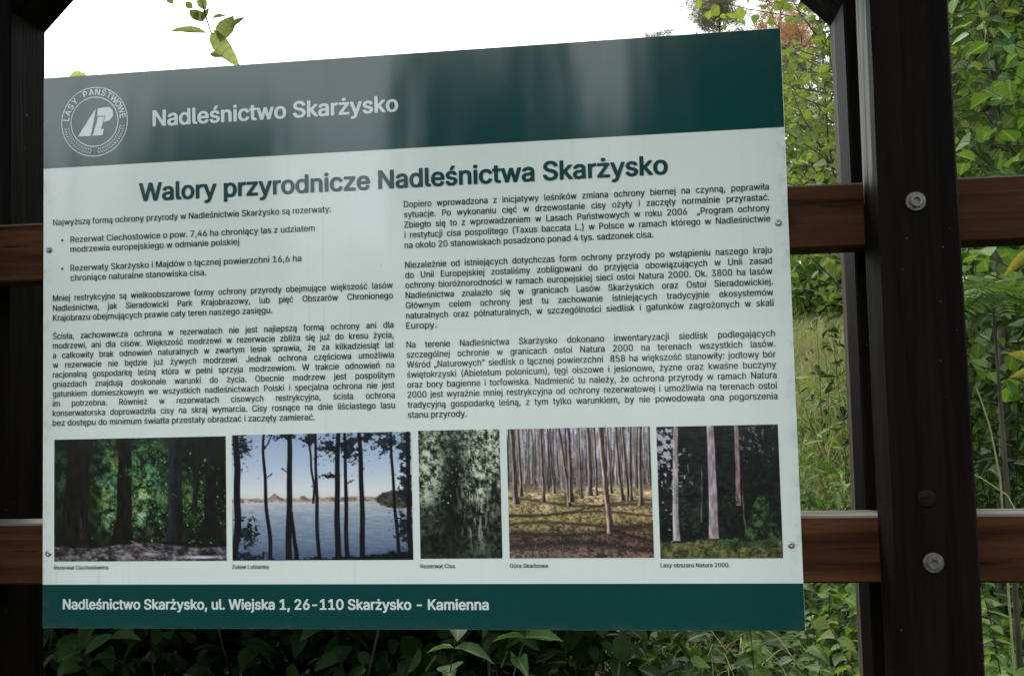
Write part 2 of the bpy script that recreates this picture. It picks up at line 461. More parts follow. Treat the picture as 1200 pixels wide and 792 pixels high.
text_part('heading', [('Nadleśnictwo Skarżysko', -0.4082, 0.0039, 0.3590, 0.0255, False)], MAT_LIGHT, bold=0.0013, label='pale bold heading on the green banner')
text_part('title', [('Walory przyrodnicze Nadleśnictwa Skarżysko', -0.4323, 0.4236, 0.2365, 0.0285, False)], MAT_TITLE, bold=0.0014, label='bold dark teal title')
CB = 0.0100
LX, RX = (-0.5822, -0.0106), (0.0100, 0.5730)
text_part('paragraph', [('Najwyższą formą ochrony przyrody w Nadleśnictwie Skarżysko są rezerwaty:', LX[0], -0.109, 0.2030, CB, False)], MAT_BODY)
lead = 0.01625
bl = [('Rezerwat Ciechostowice o pow. 7,46 ha chroniący las z udziałem', -0.5515, -0.136, 0.1735),
      ('modrzewia europejskiego w odmianie polskiej', -0.5515, -0.262, 0.1735 - lead),
      ('Rezerwaty Skarżysko i Majdów o łącznej powierzchni 16,6 ha', -0.5515, -0.159, 0.1262),
      ('chroniące naturalne stanowiska cisa.', -0.5515, -0.318, 0.1262 - lead)]
text_part('bullet_list', [(t, a, b, v, CB, False) for t, a, b, v in bl], MAT_BODY)
for k, v in enumerate((0.1735, 0.1262)):
    a = np.linspace(0, 2 * np.pi, 10, endpoint=False)
    link('bullet', mesh_from('bullet', [ploc(-0.566 + .0021 * math.cos(t), v + .0042 + .0021 * math.sin(t), .0008) for t in a], [tuple(range(10))], MAT_BODY), panel)
def paragraph(lines, xr, v0, v1, last_u1):
    n = len(lines)
    rows = []
    for i, t in enumerate(lines):
        v = v0 + (v1 - v0) * i / max(1, n - 1)
        last = i == n - 1
        rows.append((t, xr[0], last_u1 if last else xr[1], v, CB, not last))
    text_part('paragraph', rows, MAT_BODY)
paragraph(['Mniej restrykcyjne są wielkoobszarowe formy ochrony przyrody obejmujące większość lasów',
           'Nadleśnictwa, jak Sieradowicki Park Krajobrazowy, lub pięć Obszarów Chronionego',
           'Krajobrazu obejmujących prawie cały teren naszego zasięgu.'], LX, 0.0775, 0.0775 - 2 * lead, -0.208)
paragraph(['Ścisła, zachowawcza ochrona w rezerwatach nie jest najlepszą formą ochrony ani dla',
           'modrzewi, ani dla cisów. Większość modrzewi w rezerwacie zbliża się już do kresu życia,',
           'a całkowity brak odnowień naturalnych w zwartym lesie sprawia, że za kilkadziesiąt lat',
           'w rezerwacie nie będzie już żywych modrzewi. Jednak ochrona częściowa umożliwia',
           'racjonalną gospodarkę leśną która w pełni sprzyja modrzewiom. W trakcie odnowień na',
           'gniazdach znajdują doskonałe warunki do życia. Obecnie modrzew jest pospolitym',
           'gatunkiem domieszkowym we wszystkich nadleśnictwach Polski i specjalna ochrona nie jest',
           'im potrzebna. Również w rezerwatach cisowych restrykcyjna, ścisła ochrona',
           'konserwatorska doprowadziła cisy na skraj wymarcia. Cisy rosnące na dnie liściastego lasu',
           'bez dostępu do minimum światła przestały obradzać i zaczęły zamierać.'], LX, 0.0150, -0.1266, -0.1402)
paragraph(['Dopiero wprowadzona z inicjatywy leśników zmiana ochrony biernej na czynną, poprawiła',
           'sytuacje. Po wykonaniu cięć w drzewostanie cisy ożyły i zaczęły normalnie przyrastać.',
           'Zbiegło się to z wprowadzeniem w Lasach Państwowych w roku 2006  „Program ochrony',
           'i restytucji cisa pospolitego (Taxus baccata L.) w Polsce w ramach którego w Nadleśnictwie',
           'na około 20 stanowiskach posadzono ponad 4 tys. sadzonek cisa.'], RX, 0.2045, 0.1395, 0.398)
paragraph(['Niezależnie od istniejących dotychczas form ochrony przyrody po wstąpieniu naszego kraju',
           'do Unii Europejskiej zostaliśmy zobligowani do przyjęcia obowiązujących w Unii zasad',
           'ochrony bioróżnorodności w ramach europejskiej sieci ostoi Natura 2000. Ok. 3800 ha lasów',
           'Nadleśnictwa znalazło się w granicach Lasów Skarżyskich oraz Ostoi Sieradowickiej.',
           'Głównym celem ochrony jest tu zachowanie istniejących tradycyjnie ekosystemów',
           'naturalnych oraz półnaturalnych, w szczególności siedlisk i gatunków zagrożonych w skali',
           'Europy.'], RX, 0.1082, 0.0125, 0.058)
paragraph(['Na terenie Nadleśnictwa Skarżysko dokonano inwentaryzacji siedlisk podlegających',
           'szczególnej ochronie w granicach ostoi Natura 2000 na terenach wszystkich lasów.',
           'Wśród „Naturowych” siedlisk o łącznej powierzchni  858 ha większość stanowiły: jodłowy bór',
           'świętokrzyski (Abietetum polonicum), łęgi olszowe i jesionowe, żyzne oraz kwaśne buczyny',
           'oraz bory bagienne i torfowiska. Nadmienić tu należy, że ochrona przyrody w ramach Natura',
           '2000 jest wyraźnie mniej restrykcyjna od ochrony rezerwatowej i umożliwia na terenach ostoi',
           'tradycyjną gospodarkę leśną, z tym tylko warunkiem, by nie powodowała ona pogorszenia',
           'stanu przyrody.'], RX, -0.0172, -0.1266, 0.103)
for t, a, b in (('Rezerwat Ciechostowice', -0.5795, -0.4865), ('Zalew Lubianka', -0.2785, -0.2185), ('Rezerwat Cisa', 0.0255, 0.079),
                ('Góra Skarbowa', 0.1645, 0.2226), ('Lasy obszaru Natura 2000.', 0.3925, 0.4939)):
    text_part('caption', [(t, a, b, -0.3580, 0.0062, False)], MAT_BODY)
text_part('address', [('Nadleśnictwo Skarżysko, ul. Wiejska 1, 26-110 Skarżysko - Kamienna', -0.5641, 0.1306, -0.4212, 0.0155, False)], MAT_LIGHT, bold=0.0008, label='pale bold address line')

# round emblem on the banner
EC, ER = (-0.5094, 0.3724), 0.0583
def annulus(r0, r1, d, n=64):
    V, F = [], []
    for i in range(n):
        t = 2 * math.pi * i / n
        for r in (r0, r1): V.append(ploc(EC[0] + r * math.cos(t), EC[1] + r * math.sin(t), d))
    for i in range(n):
        j = (i + 1) % n; F.append((2 * i, 2 * j, 2 * j + 1, 2 * i + 1))
    return V, F
V1, F1 = annulus(ER - .0014, ER, .0008); V2, F2 = annulus(.0405, .0420, .0008)
emblem = link('emblem', mesh_from('emblem', V1 + V2, F1 + [tuple(i + len(V1) for i in f) for f in F2], MAT_LIGHT), panel)
emblem['label'] = 'round pale emblem with curved lettering and a monogram'
acc = ([], [])
word = 'LASY PAŃSTWOWE'
for i, ch in enumerate(word):
    if ch == ' ': continue
    XY, F = glyphs(ch, 0.0098 / CAPH)
    w = np.ptp(XY[:, 0]); XY = XY - np.array([XY[:, 0].min() + w / 2, 0])
    th = math.radians(172 - i * (164.0 / (len(word) - 1)))
    ex, ey = np.array([math.sin(th), -math.cos(th)]), np.array([math.cos(th), math.sin(th)])
    Q = np.array(EC) + (0.0450 * ey)[None] + XY[:, :1] * ex + XY[:, 1:] * ey
    emit_text(acc, Q, F, 0, 0, .0008, ((0, 0), (.0005, 0), (-.0005, 0), (0, .0004)))
link('lettering', mesh_from('lettering', acc[0], acc[1], MAT_LIGHT), emblem)
# monogram: slanted A half, P with its bowl and a foot
def poly(pts): return [ploc(EC[0] + x * ER, EC[1] + y * ER, .0008) for x, y in pts]
A_ = [(-.50, -.40), (-.11, -.40), (.05, .36), (-.02, .30)]
Pst = [(-.06, -.40), (.24, -.40), (.28, -.22), (.20, -.22), (.30, .13), (.10, .13), (.07, -.02)]
bowl = [(.10, .38), (.44, .40), (.55, .30), (.56, .14), (.47, .02), (.27, -.03), (.30, .06), (.33, .155), (.08, .155)]
mv = poly(A_) + poly(Pst) + poly(bowl)
mono = link('monogram', mesh_from('monogram', mv, [tuple(range(4)), tuple(range(4, 11)), tuple(range(11, 20))], MAT_LIGHT), emblem)
wv, wf = [], []
for sgn in (-1, 1):
    for i in range(15):
        th = math.radians(270 + sgn * (6 + i * 5.0)); tt = math.radians(270 + sgn * (6 + i * 5.0 + 5.5))
        for r0, r1 in ((.0495, .0545), (.0490, .0440)):
            a = np.array([math.cos(th), math.sin(th)]) * r0; b = np.array([math.cos(tt), math.sin(tt)]) * r1
            n_ = np.array([-(b - a)[1], (b - a)[0]]); n_ = n_ / np.linalg.norm(n_) * .0007
            o = len(wv); m_ = (a + b) / 2
            for q in (a, m_ + n_, b, m_ - n_): wv.append(ploc(EC[0] + q[0], EC[1] + q[1], .0008))
            wf.append((o, o + 1, o + 2, o + 3))
link('wreath', mesh_from('wreath', wv, wf, MAT_LIGHT), emblem)

# screws
def lathe(profile, n=14):
    V, F = [], []
    for r, h in profile:
        for j in range(n):
            a = 2 * math.pi * j / n; V.append((r * math.cos(a), -h, r * math.sin(a)))
    for i in range(len(profile) - 1):
        for j in range(n):
            k = (j + 1) % n; F.append((i * n + j, i * n + k, (i + 1) * n + k, (i + 1) * n + j))
    F.append(tuple(range((len(profile) - 1) * n, len(profile) * n)))
    return V, F
sv, sf = lathe([(.0052, 0), (.0052, .0008), (.0046, .0019), (.0032, .0027), (.0015, .0030), (.0012, .0022)])
screw_me = mesh_from('screw', sv, sf, MAT_SCREW, True)
for u, v in ((-.5889, .1627), (-.5893, -.3323), (.5847, .1536), (.5842, -.3261)):
    link('screw', screw_me, panel, (u, -.0001, v))
# ------------------------------------------------------------------ five printed photographs (flat print, painted by formula)
def lin(c):
    c = np.asarray(c, float) / 255.0
    return np.where(c <= 0.04045, c / 12.92, ((c + 0.055) / 1.055) ** 2.4)

def vnoise(h, w, cy, cx, r):
    g = r.random((int(h / cy) + 3, int(w / cx) + 3))
    y = np.arange(h) / cy; x = np.arange(w) / cx
    yi, xi = y.astype(int), x.astype(int); fy, fx = (y - yi)[:, None], (x - xi)[None]
    fy = fy * fy * (3 - 2 * fy); fx = fx * fx * (3 - 2 * fx)
    a = g[yi][:, xi]; b = g[yi][:, xi + 1]; c = g[yi + 1][:, xi]; d = g[yi + 1][:, xi + 1]
    return a * (1 - fy) * (1 - fx) + b * (1 - fy) * fx + c * fy * (1 - fx) + d * fy * fx

def fbm(h, w, s, r, oct=4, ay=1.0):
    t = np.zeros((h, w)); a = 1.0; n = 0
    for _ in range(oct):
        t += a * vnoise(h, w, max(1.01, s * ay), max(1.01, s), r); n += a; a *= .6; s /= 2
    return t / n

class Pic:
    def __init__(s, w, h, seed):
        s.w, s.h = w, h; s.r = np.random.default_rng(seed)
        s.img = np.zeros((h, w, 3)); s.Y, s.X = np.mgrid[0:h, 0:w]
        s.u, s.v = s.X / w, s.Y / h
    def blend(s, mask, col):
        m = np.clip(mask, 0, 1)[..., None]; s.img = s.img * (1 - m) + np.asarray(col, float) * m
    def grad(s, stops):
        vs = [a for a, _ in stops]
        for k in range(3): s.img[..., k] = np.interp(s.v, vs, [c[k] for _, c in stops])
    def trunk(s, u0, u1, v0, v1, w0, w1, col, flare=0.0, wob=0.004, tex=0.25, lit=None):
        t = np.clip((s.v - v0) / (v1 - v0), 0, 1)
        ph = s.r.random() * 6.3
        c = u0 + (u1 - u0) * t + wob * np.sin(t * 5 + ph) + wob * .5 * np.sin(t * 13 + ph)
        hw = (w0 + (w1 - w0) * t) / 2 + flare * np.clip((t - .75) / .25, 0, 1) ** 2.5
        ed = (hw - np.abs(s.u - c)) * s.w
        m = np.clip(ed + .5, 0, 1) * ((s.v >= v0) & (s.v <= v1))
        tx = fbm(s.h, s.w, 3, s.r, 2, 4.0)
        cc = np.asarray(col, float) * (1 - tex + 2 * tex * tx)[..., None]
        if lit is not None:
            side = np.clip((s.u - c) / (hw + 1e-6) * -1.2, 0, 1)[..., None]
            cc = cc * (1 - side) + np.asarray(lit, float) * side * (0.7 + .6 * tx)[..., None]
        s.blend(m, cc)
    def leaves(s, n, fu, cols, size, clip=None):
        for _ in range(n):
            u, v = fu(s.r)
            if not (-.05 < u < 1.05 and -.05 < v < 1.05): continue
            a = s.r.random() * 3.14; L = size * (.5 + s.r.random()); T = L * (.3 + .3 * s.r.random())
            x, y = u * s.w, v * s.h; R = int(L + 2)
            x0, x1, y0, y1 = max(0, int(x) - R), min(s.w, int(x) + R + 1), max(0, int(y) - R), min(s.h, int(y) + R + 1)
            if x0 >= x1 or y0 >= y1: continue
            yy, xx = np.mgrid[y0:y1, x0:x1]
            p = (xx - x) * math.cos(a) + (yy - y) * math.sin(a); q = -(xx - x) * math.sin(a) + (yy - y) * math.cos(a)
            m = np.clip(1.4 - np.sqrt((p / L) ** 2 + (q / T) ** 2) * 1.2, 0, 1)[..., None]
            c = np.asarray(cols[s.r.integers(len(cols))], float) * (.75 + .5 * s.r.random())
            s.img[y0:y1, x0:x1] = s.img[y0:y1, x0:x1] * (1 - m) + c * m


def tone(p, fine, clump, cs=(2.2, 16), w=(.6, .55), gam=1.6, ay=1.0, seed=None):
    """brightness field of foliage: fine leaf glitter on top of larger light and dark clumps"""
    f = fbm(p.h, p.w, cs[0] * 3, p.r, 4, ay) + .25 * p.r.random((p.h, p.w)); c = fbm(p.h, p.w, cs[1], p.r, 4)
    f = (f - f.mean()) / f.std(); c = (c - c.mean()) / c.std()
    return 1 / (1 + np.exp(-.52 * gam * (fine * f + clump * c)))
def ramp3(t, cols):
    k = np.linspace(0, 1, len(cols)); return np.stack([np.interp(t, k, [c[j] for c in cols]) for j in range(3)], -1)
def spot(p, cu, cv, su, sv): return np.exp(-((p.u - cu) / su) ** 2 - ((p.v - cv) / sv) ** 2)

def photo_forest():
    p = Pic(250, 180, 1)
    li = .15 + .75 * spot(p, .55, .32, .17, .3) + .55 * spot(p, .3, .3, .1, .35) + .5 * spot(p, .34, .68, .09, .14) + .5 * spot(p, .5, .65, .08, .15) + .45 * spot(p, .82, .5, .1, .2) + .3 * spot(p, .97, .75, .05, .12) + .3 * spot(p, .04, .3, .06, .3)
    t = np.clip(tone(p, 1.0, .7) * li * 1.35, 0, 1)
    p.img = ramp3(t, [(10, 15, 16), (28, 42, 32), (52, 82, 50), (96, 130, 86), (164, 182, 150)])
    hue = fbm(p.h, p.w, 30, p.r, 2)[..., None]; p.img *= 1 + (hue - .5) * np.array([.5, .1, -.3])
    g = lambda cu, cv, su, sv: (lambda r: (r.normal(cu, su), r.normal(cv, sv)))
    p.leaves(240, g(.5, .6, .12, .16), [(136, 158, 120), (96, 134, 88), (60, 100, 56)], 1.7); p.leaves(160, g(.85, .5, .07, .18), [(120, 140, 110), (70, 96, 64)], 1.6)
    p.leaves(180, g(.55, .3, .1, .16), [(70, 132, 62), (96, 150, 84)], 2.0)
    p.trunk(.83, .82, 0, .6, .035, .03, (30, 32, 34), tex=.5); p.trunk(.92, .90, 0, .82, .055, .075, (24, 24, 28), .035, tex=.6)
    p.trunk(.71, .70, 0, .84, .075, .085, (27, 28, 36), .03, tex=.6, lit=(44, 48, 56))
    p.trunk(.42, .40, 0, .86, .075, .095, (24, 20, 24), .04, tex=.6); p.trunk(.15, .12, 0, .89, .115, .16, (26, 20, 25), .05, tex=.6)
    ov = tone(p, 1.2, .8) * (spot(p, .42, .27, .09, .07) + spot(p, .72, .46, .06, .035) + .6 * spot(p, .9, .2, .08, .2) + .5 * spot(p, .7, .1, .1, .12))
    p.blend(np.clip((ov - .38) * 4, 0, .9), ramp3(tone(p, 1, .5), [(18, 34, 26), (44, 88, 52), (80, 130, 78)]))
    p.blend(np.clip((fbm(p.h, p.w, 5, p.r, 3, 3) - .55) * 6, 0, .6) * spot(p, .165, .72, .02, .14), (96, 78, 76))
    edge_ = .865 + .02 * np.sin(p.u * 9) + .02 * (fbm(p.h, p.w, 12, p.r, 3) - .5)
    gm = np.clip((p.v - edge_) * 90, 0, 1); gt = tone(p, .9, 1.0, (1.6, 12), ay=.35)
    p.blend(gm, ramp3(gt, [(22, 20, 26), (48, 45, 54), (86, 80, 88), (150, 142, 148)]))
    p.blend(gm * spot(p, .86, .965, .12, .012), (192, 188, 194)); p.blend(gm * spot(p, .56, .94, .06, .012) * .8, (170, 164, 170)); p.blend(gm * spot(p, .1, .96, .06, .012) * .6, (150, 144, 150))
    p.blend(np.exp(-((p.u - .5 - (p.v - .87) * 1.2) / .012) ** 2) * (p.v > .83) * (p.v < .91) * .8, (140, 120, 116))
    return p.img
def photo_lake():
    p = Pic(260, 182, 2); p.grad([(0, (140, 160, 190)), (.25, (164, 178, 198)), (.45, (196, 198, 202)), (.53, (192, 190, 194)), (.548, (164, 168, 178)), (.7, (128, 142, 160)), (.85, (104, 120, 144)), (1, (72, 86, 116))])
    wn = fbm(p.h, p.w, 14, p.r, 4, .10); p.img *= np.where(p.v > .548, .86 + .28 * wn, 1)[..., None]
    top = .495 + .02 * fbm(p.h, p.w, 14, p.r, 4)[0][None, :] - .04 * np.exp(-((p.u - .24) / .025) ** 2) - .022 * np.exp(-((p.u - .4) / .02) ** 2) - .008 * np.exp(-((p.u - .7) / .1) ** 2)
    sm = np.clip((p.v - top) * 160, 0, 1) * np.clip((.542 - p.v) * 160, 0, 1)
    p.blend(sm * .92, ramp3(tone(p, 1.2, .6, (1.3, 7)), [(84, 72, 66), (128, 108, 96), (156, 136, 120), (196, 182, 168)]))
    p.blend(spot(p, .3, .555, .4, .012) * .5, (196, 186, 178))
    hl = np.clip((1.15 - np.hypot((p.u - .93) / .12, (p.v - .525) / .065) + .2 * (fbm(p.h, p.w, 5, p.r, 3) - .5)) * 9, 0, 1)
    p.blend(hl, ramp3(tone(p, 1.2, .5, (1.3, 6)), [(34, 36, 38), (64, 66, 60), (100, 98, 88)]))
    g = lambda cu, cv, su, sv: (lambda r: (r.normal(cu, su), r.normal(cv, sv)))
    fm = np.zeros((p.h, p.w))
    for cu, cv, su, sv in ((.06, .08, .05, .10), (.3, .02, .08, .03), (.44, .04, .06, .06), (.55, .1, .06, .10), (.66, .12, .06, .12), (.76, .03, .06, .05), (.86, .08, .07, .10), (.96, .12, .05, .14), (.55, .34, .045, .018), (.96, .42, .04, .2), (.95, .74, .05, .16), (.08, .78, .06, .12), (.07, .96, .12, .04), (.46, .99, .12, .02)):
        fm = np.maximum(fm, spot(p, cu, cv, su, sv))
    ft = fbm(p.h, p.w, 5, p.r, 3, .7); p.blend(np.clip((fm * .75 + (ft - .5) * 1.3 * np.clip(fm * 5, 0, 1) - .34) * 6, 0, .96), ramp3(tone(p, 1, .5, (1.5, 8)), [(14, 17, 30), (28, 34, 48), (52, 62, 76)]))
    p.leaves(420, lambda r: g(*[(.06, .1, .05, .09), (.56, .14, .07, .1), (.66, .14, .06, .1), (.87, .1, .07, .09), (.95, .5, .04, .2), (.09, .8, .05, .1)][r.integers(6)])(r), [(18, 22, 36), (34, 42, 58)], 1.5)
    T = lambda *a, **k: p.trunk(*a, (24, 22, 36), tex=.45, **k)
    T(.035, .015, 0, 1, .035, .04, wob=.008); T(.185, .205, 0, 1, .014, .024, wob=.008); T(.225, .19, 0, .12, .007, .012)
    T(.325, .318, 0, 1, .026, .036, wob=.003); T(.335, .358, .62, 1, .016, .026, wob=.002)
    T(.44, .455, 0, .55, .011, .013, wob=.006); T(.465, .485, 0, 1, .014, .022, wob=.004)
    T(.595, .585, 0, 1, .024, .034, wob=.003); T(.63, .64, 0, 1, .015, .025, wob=.003); T(.715, .725, 0, 1, .022, .03, wob=.003)
    T(.885, .915, 0, .95, .013, .02, wob=.003); T(.975, .985, 0, 1, .022, .03, wob=.003)
    for u0, v0, du in ((.03, .3, .035), (.2, .34, .03), (.31, .3, -.03), (.46, .2, .04), (.49, .34, .07), (.72, .16, .035), (.64, .4, .04)):
        for k in range(8): p.leaves(1, lambda r: (u0 + du * k / 8, v0 - .03 * k / 8), [(28, 26, 40)], 1.6)
    p.blend(np.clip((p.v - 1.0 + .06 * np.clip((p.u - .5) * 2.5, 0, 1) + .05 * (fbm(p.h, p.w, 7, p.r, 3) - .2)) * 60, 0, 1), (20, 24, 30))
    return p.img
def photo_yew():
    p = Pic(130, 200, 3)
    li = .62 + .3 * spot(p, .12, .3, .25, .3) + .35 * spot(p, .85, .1, .3, .15) + .25 * spot(p, .75, .4, .2, .25) - .62 * spot(p, .42, .45, .13, .3) - .22 * np.clip((p.v - .45) * 4, 0, 1) - .15 * spot(p, .3, .9, .3, .12)
    t = np.clip(tone(p, 1.1, .7, (1.8, 12), gam=1.7) * li * 1.4, 0, 1)
    p.img = ramp3(t, [(14, 18, 19), (38, 44, 40), (76, 86, 74), (124, 134, 114), (186, 190, 174)])
    st = fbm(p.h, p.w, 4, p.r, 3, 5.0); p.blend(np.clip((st - .60) * 9, 0, .8) * (spot(p, .68, .45, .22, .3) + .5 * spot(p, .7, .8, .2, .15)), (176, 180, 164))
    p.blend(np.clip((fbm(p.h, p.w, 4, p.r, 3, 4.0) - .62) * 9, 0, .8) * spot(p, .6, .6, .35, .4), (18, 21, 22))
    g = lambda cu, cv, su, sv: (lambda r: (r.normal(cu, su), r.normal(cv, sv)))
    p.leaves(160, g(.7, .3, .16, .14), [(196, 202, 184), (140, 150, 130)], 1.3); p.leaves(140, g(.2, .3, .15, .2), [(140, 158, 122), (60, 78, 56)], 1.5)
    p.blend((p.v > .965) * .5, (44, 52, 50))
    return p.img
def photo_beech():
    p = Pic(220, 200, 4); p.grad([(0, (158, 158, 174)), (.2, (138, 132, 142)), (.42, (100, 90, 88)), (.5, (150, 126, 100)), (.7, (140, 118, 88)), (.85, (92, 76, 70)), (1, (104, 88, 84))])
    n = fbm(p.h, p.w, 4, p.r, 3, 3.5); n2 = fbm(p.h, p.w, 3, p.r, 2, 1.0); p.img *= np.where(p.v < .48, .35 + .9 * n + .4 * n2, 1)[..., None]
    for _ in range(150):
        u = p.r.random(); w = .002 + .006 * p.r.random(); b = .40 + .1 * p.r.random()
        c = [(70, 60, 64), (104, 92, 92), (160, 148, 144), (54, 46, 50), (126, 112, 110)][p.r.integers(5)]
        p.trunk(u, u + p.r.normal(0, .012), 0, b, w, w * 1.3, c, tex=.4)
    gm = np.clip((p.v - .46 - .025 * np.sin(p.u * 7)) * 40, 0, 1); gn = tone(p, 1.1, .5, (1.4, 14), ay=.6)
    base = np.stack([np.interp(p.v, [.45, .6, .72, .85, 1], c) for c in ((180, 156, 138, 88, 112), (156, 136, 120, 74, 94), (126, 102, 84, 68, 88))], -1)
    p.blend(gm, base * (.45 + 1.0 * gn[..., None]))
    gg = fbm(p.h, p.w, 22, p.r, 4, .4); p.blend(gm * np.clip((gg - .52) * 3, 0, .45) * (p.v < .8), np.array((128, 132, 70)) * (.6 + .7 * gn[..., None]))
    for v0, sl, th in ((.58, .06, .010), (.66, .02, .009), (.74, .0, .012), (.80, -.04, .02), (.62, -.1, .008), (.90, .03, .025)):
        y = v0 + sl * (p.u - .5) + .02 * np.sin(p.u * 6 + v0 * 30) + .02 * (fbm(p.h, p.w, 10, p.r, 3) - .5)
        p.blend(gm * np.exp(-((p.v - y) / th) ** 2) * .75 * np.clip(.3 + 1.1 * gn, 0, 1), (46, 36, 38))
    p.leaves(380, lambda r: (r.random(), .6 + .4 * r.random()), [(150, 130, 108), (66, 54, 50), (124, 104, 84)], 1.0)
    for u0, u1, b, w in ((.03, .06, .58, .035), (.085, .09, .52, .02), (.245, .245, .56, .02), (.37, .43, .60, .02), (.43, .445, .57, .028), (.5, .515, .54, .014), (.57, .575, .52, .03), (.61, .62, .52, .014), (.3, .32, .5, .012), (.76, .79, .56, .022), (.81, .83, .56, .018), (.86, .85, .56, .016), (.93, .915, .60, .024), (.7, .72, .5, .012)):
        p.trunk(u0, u1, 0, b, w * .85, w, (62, 50, 52), .008, .003, tex=.5, lit=(176, 160, 150))
    p.trunk(.655, .705, 0, .81, .036, .036, (70, 54, 54), .012, .003, tex=.5, lit=(196, 176, 164))
    p.blend(np.exp(-((p.v - .83 - (p.u - .85) * .3) / .012) ** 2) * (p.u > .72) * .8, (44, 32, 36))
    rd = spot(p, .8, .9, .3, .2)[..., None]; p.img = p.img * (1 - rd * np.array([.0, .08, .05]))
    return p.img
def photo_spruce():
    p = Pic(190, 200, 5)
    t = np.clip(tone(p, 1.0, .6, (1.8, 12), ay=.7) * (.62 + .25 * spot(p, .25, .6, .3, .3)), 0, 1)
    p.img = ramp3(t, [(13, 14, 20), (26, 30, 34), (46, 54, 52), (84, 92, 86)])
    sk = np.clip((fbm(p.h, p.w, 6, p.r, 4) * .9 + .26 * spot(p, .06, .12, .10, .2) + .14 * spot(p, .1, .35, .12, .2) - .66) * 8, 0, .8); p.blend(sk * (p.u < .3), (196, 192, 206))
    sk2 = np.clip((fbm(p.h, p.w, 5, p.r, 4) + .2 * spot(p, .8, .1, .15, .12) - .74) * 9, 0, .7); p.blend(sk2 * (p.v < .3) * (p.u > .6), (120, 122, 138))
    p.trunk(.36, .35, .3, .72, .012, .016, (80, 76, 76), tex=.5); p.trunk(.69, .70, .5, .8, .01, .014, (84, 78, 68), tex=.5)
    p.trunk(.155, .135, 0, .86, .036, .05, (140, 130, 134), .006, .003, tex=.35, lit=(176, 166, 170)); p.trunk(.445, .445, 0, .845, .056, .072, (142, 128, 136), .006, .002, tex=.3, lit=(172, 158, 166))
    p.trunk(.655, .655, 0, .6, .034, .04, (124, 104, 102), 0, .003, tex=.4)
    br = np.clip((tone(p, 1.2, .5, (1.6, 9), ay=.5) * (.9 * spot(p, .63, .6, .12, .14) + .7 * spot(p, .2, .5, .2, .3)) - .40) * 6, 0, .9); p.blend(br, ramp3(tone(p, 1, .4), [(18, 26, 26), (40, 54, 48), (62, 78, 64)]))
    w_ = .03 + .13 * np.clip((p.v - .53) / .35, 0, 1); m_ = np.clip((1.1 - np.abs(p.u - .835) / w_ + .9 * (fbm(p.h, p.w, 5, p.r, 3) - .5)) * 5, 0, 1) * (p.v > .53) * (p.v < .92)
    p.blend(m_, ramp3(tone(p, 1.2, .5, (1.6, 10)), [(16, 22, 22), (32, 46, 36), (54, 74, 50), (92, 112, 76)]))
    gm = np.clip((p.v - .855 - .015 * np.sin(p.u * 12) - .02 * (fbm(p.h, p.w, 4, p.r, 3) - .5)) * 60, 0, 1); gt = tone(p, 1.0, .8, (1.4, 12), ay=.7)
    p.blend(gm * .92 * (1 - .6 * m_), ramp3(gt, [(34, 38, 26), (70, 74, 44), (104, 104, 62), (140, 134, 88)]))
    b2 = np.clip((1 - np.hypot((p.u - .58) / .12, (p.v - .885) / .045) + .8 * (fbm(p.h, p.w, 4, p.r, 3) - .5)) * 5, 0, 1); p.blend(b2, ramp3(tone(p, 1.2, .5), [(26, 38, 28), (52, 74, 48), (88, 108, 68)]))
    return p.img

m_photo, nt, p_ = new_mat('photo_print'); print_gloss(nt, p_)
at_ = N(nt, 'ShaderNodeAttribute', attribute_name='print'); nt.links.new(at_.outputs['Color'], p_.inputs['Base Color'])
for (u0, u1, v1, v0), fn, lab in (((-.5795, -.2875, -.1492, -.3455), photo_forest, 'printed photo of thick dark trunks in green forest'),
                              ((-.2778, .0142, -.1478, -.3453), photo_lake, 'printed photo of a lake behind thin dark trunks'),
                              ((.0256, .1534, -.1470, -.3438), photo_yew, 'printed photo of dense grey green yew foliage'),
                              ((.1645, .3831, -.1475, -.3440), photo_beech, 'printed photo of a bare wood on brown leaf litter'),
                              ((.3926, .5720, -.1486, -.3455), photo_spruce, 'printed photo of pale trunks in dark spruce wood')):
    img = np.clip(255 * (np.clip(fn(), 0, 255) / 255) ** 1.18 * 1.12, 0, 255); h, w = img.shape[:2]
    uu = np.linspace(u0, u1, w); vv = np.linspace(v1, v0, h)
    U, Vv = np.meshgrid(uu, vv)
    P = np.stack([U, np.full_like(U, -.0004), Vv], -1).reshape(-1, 3)
    i = (np.arange(h - 1)[:, None] * w + np.arange(w - 1)[None]).ravel()
    F = np.stack([i, i + w, i + w + 1, i + 1], -1)
    me = fast_mesh('photo', P, F, m_photo)
    ca = me.color_attributes.new('print', 'FLOAT_COLOR', 'POINT')
    rgba = np.ones((h * w, 4), np.float32); rgba[:, :3] = lin(img.reshape(-1, 3) * .84 + img.reshape(-1, 3).mean(1, keepdims=True) * .16) * 1.15
    ca.data.foreach_set('color', rgba.ravel())
    o = link('photo', me, panel); o['label'] = lab
# ------------------------------------------------------------------ timber shelter that carries the panel
def ground_z(x, y):
    """terrain: level by the board, rising as a grassy bank behind it"""
    t = np.clip((np.asarray(y, float) - 2.2) / 14.0, 0, 1)
    t2 = np.clip((np.asarray(y, float) - 2.2) / 14.0, 0, None)
    z = 3.3 * np.minimum(t2, 1) * (0.35 + 0.65 * np.minimum(t2 * 2.2, 1)) + 0.05 * np.sin(np.asarray(x) * .8 + 1) * t + .04 * np.sin(np.asarray(x) * 2.1 + np.asarray(y) * 1.7)
    z = z - 0.03
    near = np.clip(1 - np.hypot(np.asarray(x, float), np.asarray(y, float) + .2) / 2.2, 0, 1)
    return z * (1 - near)

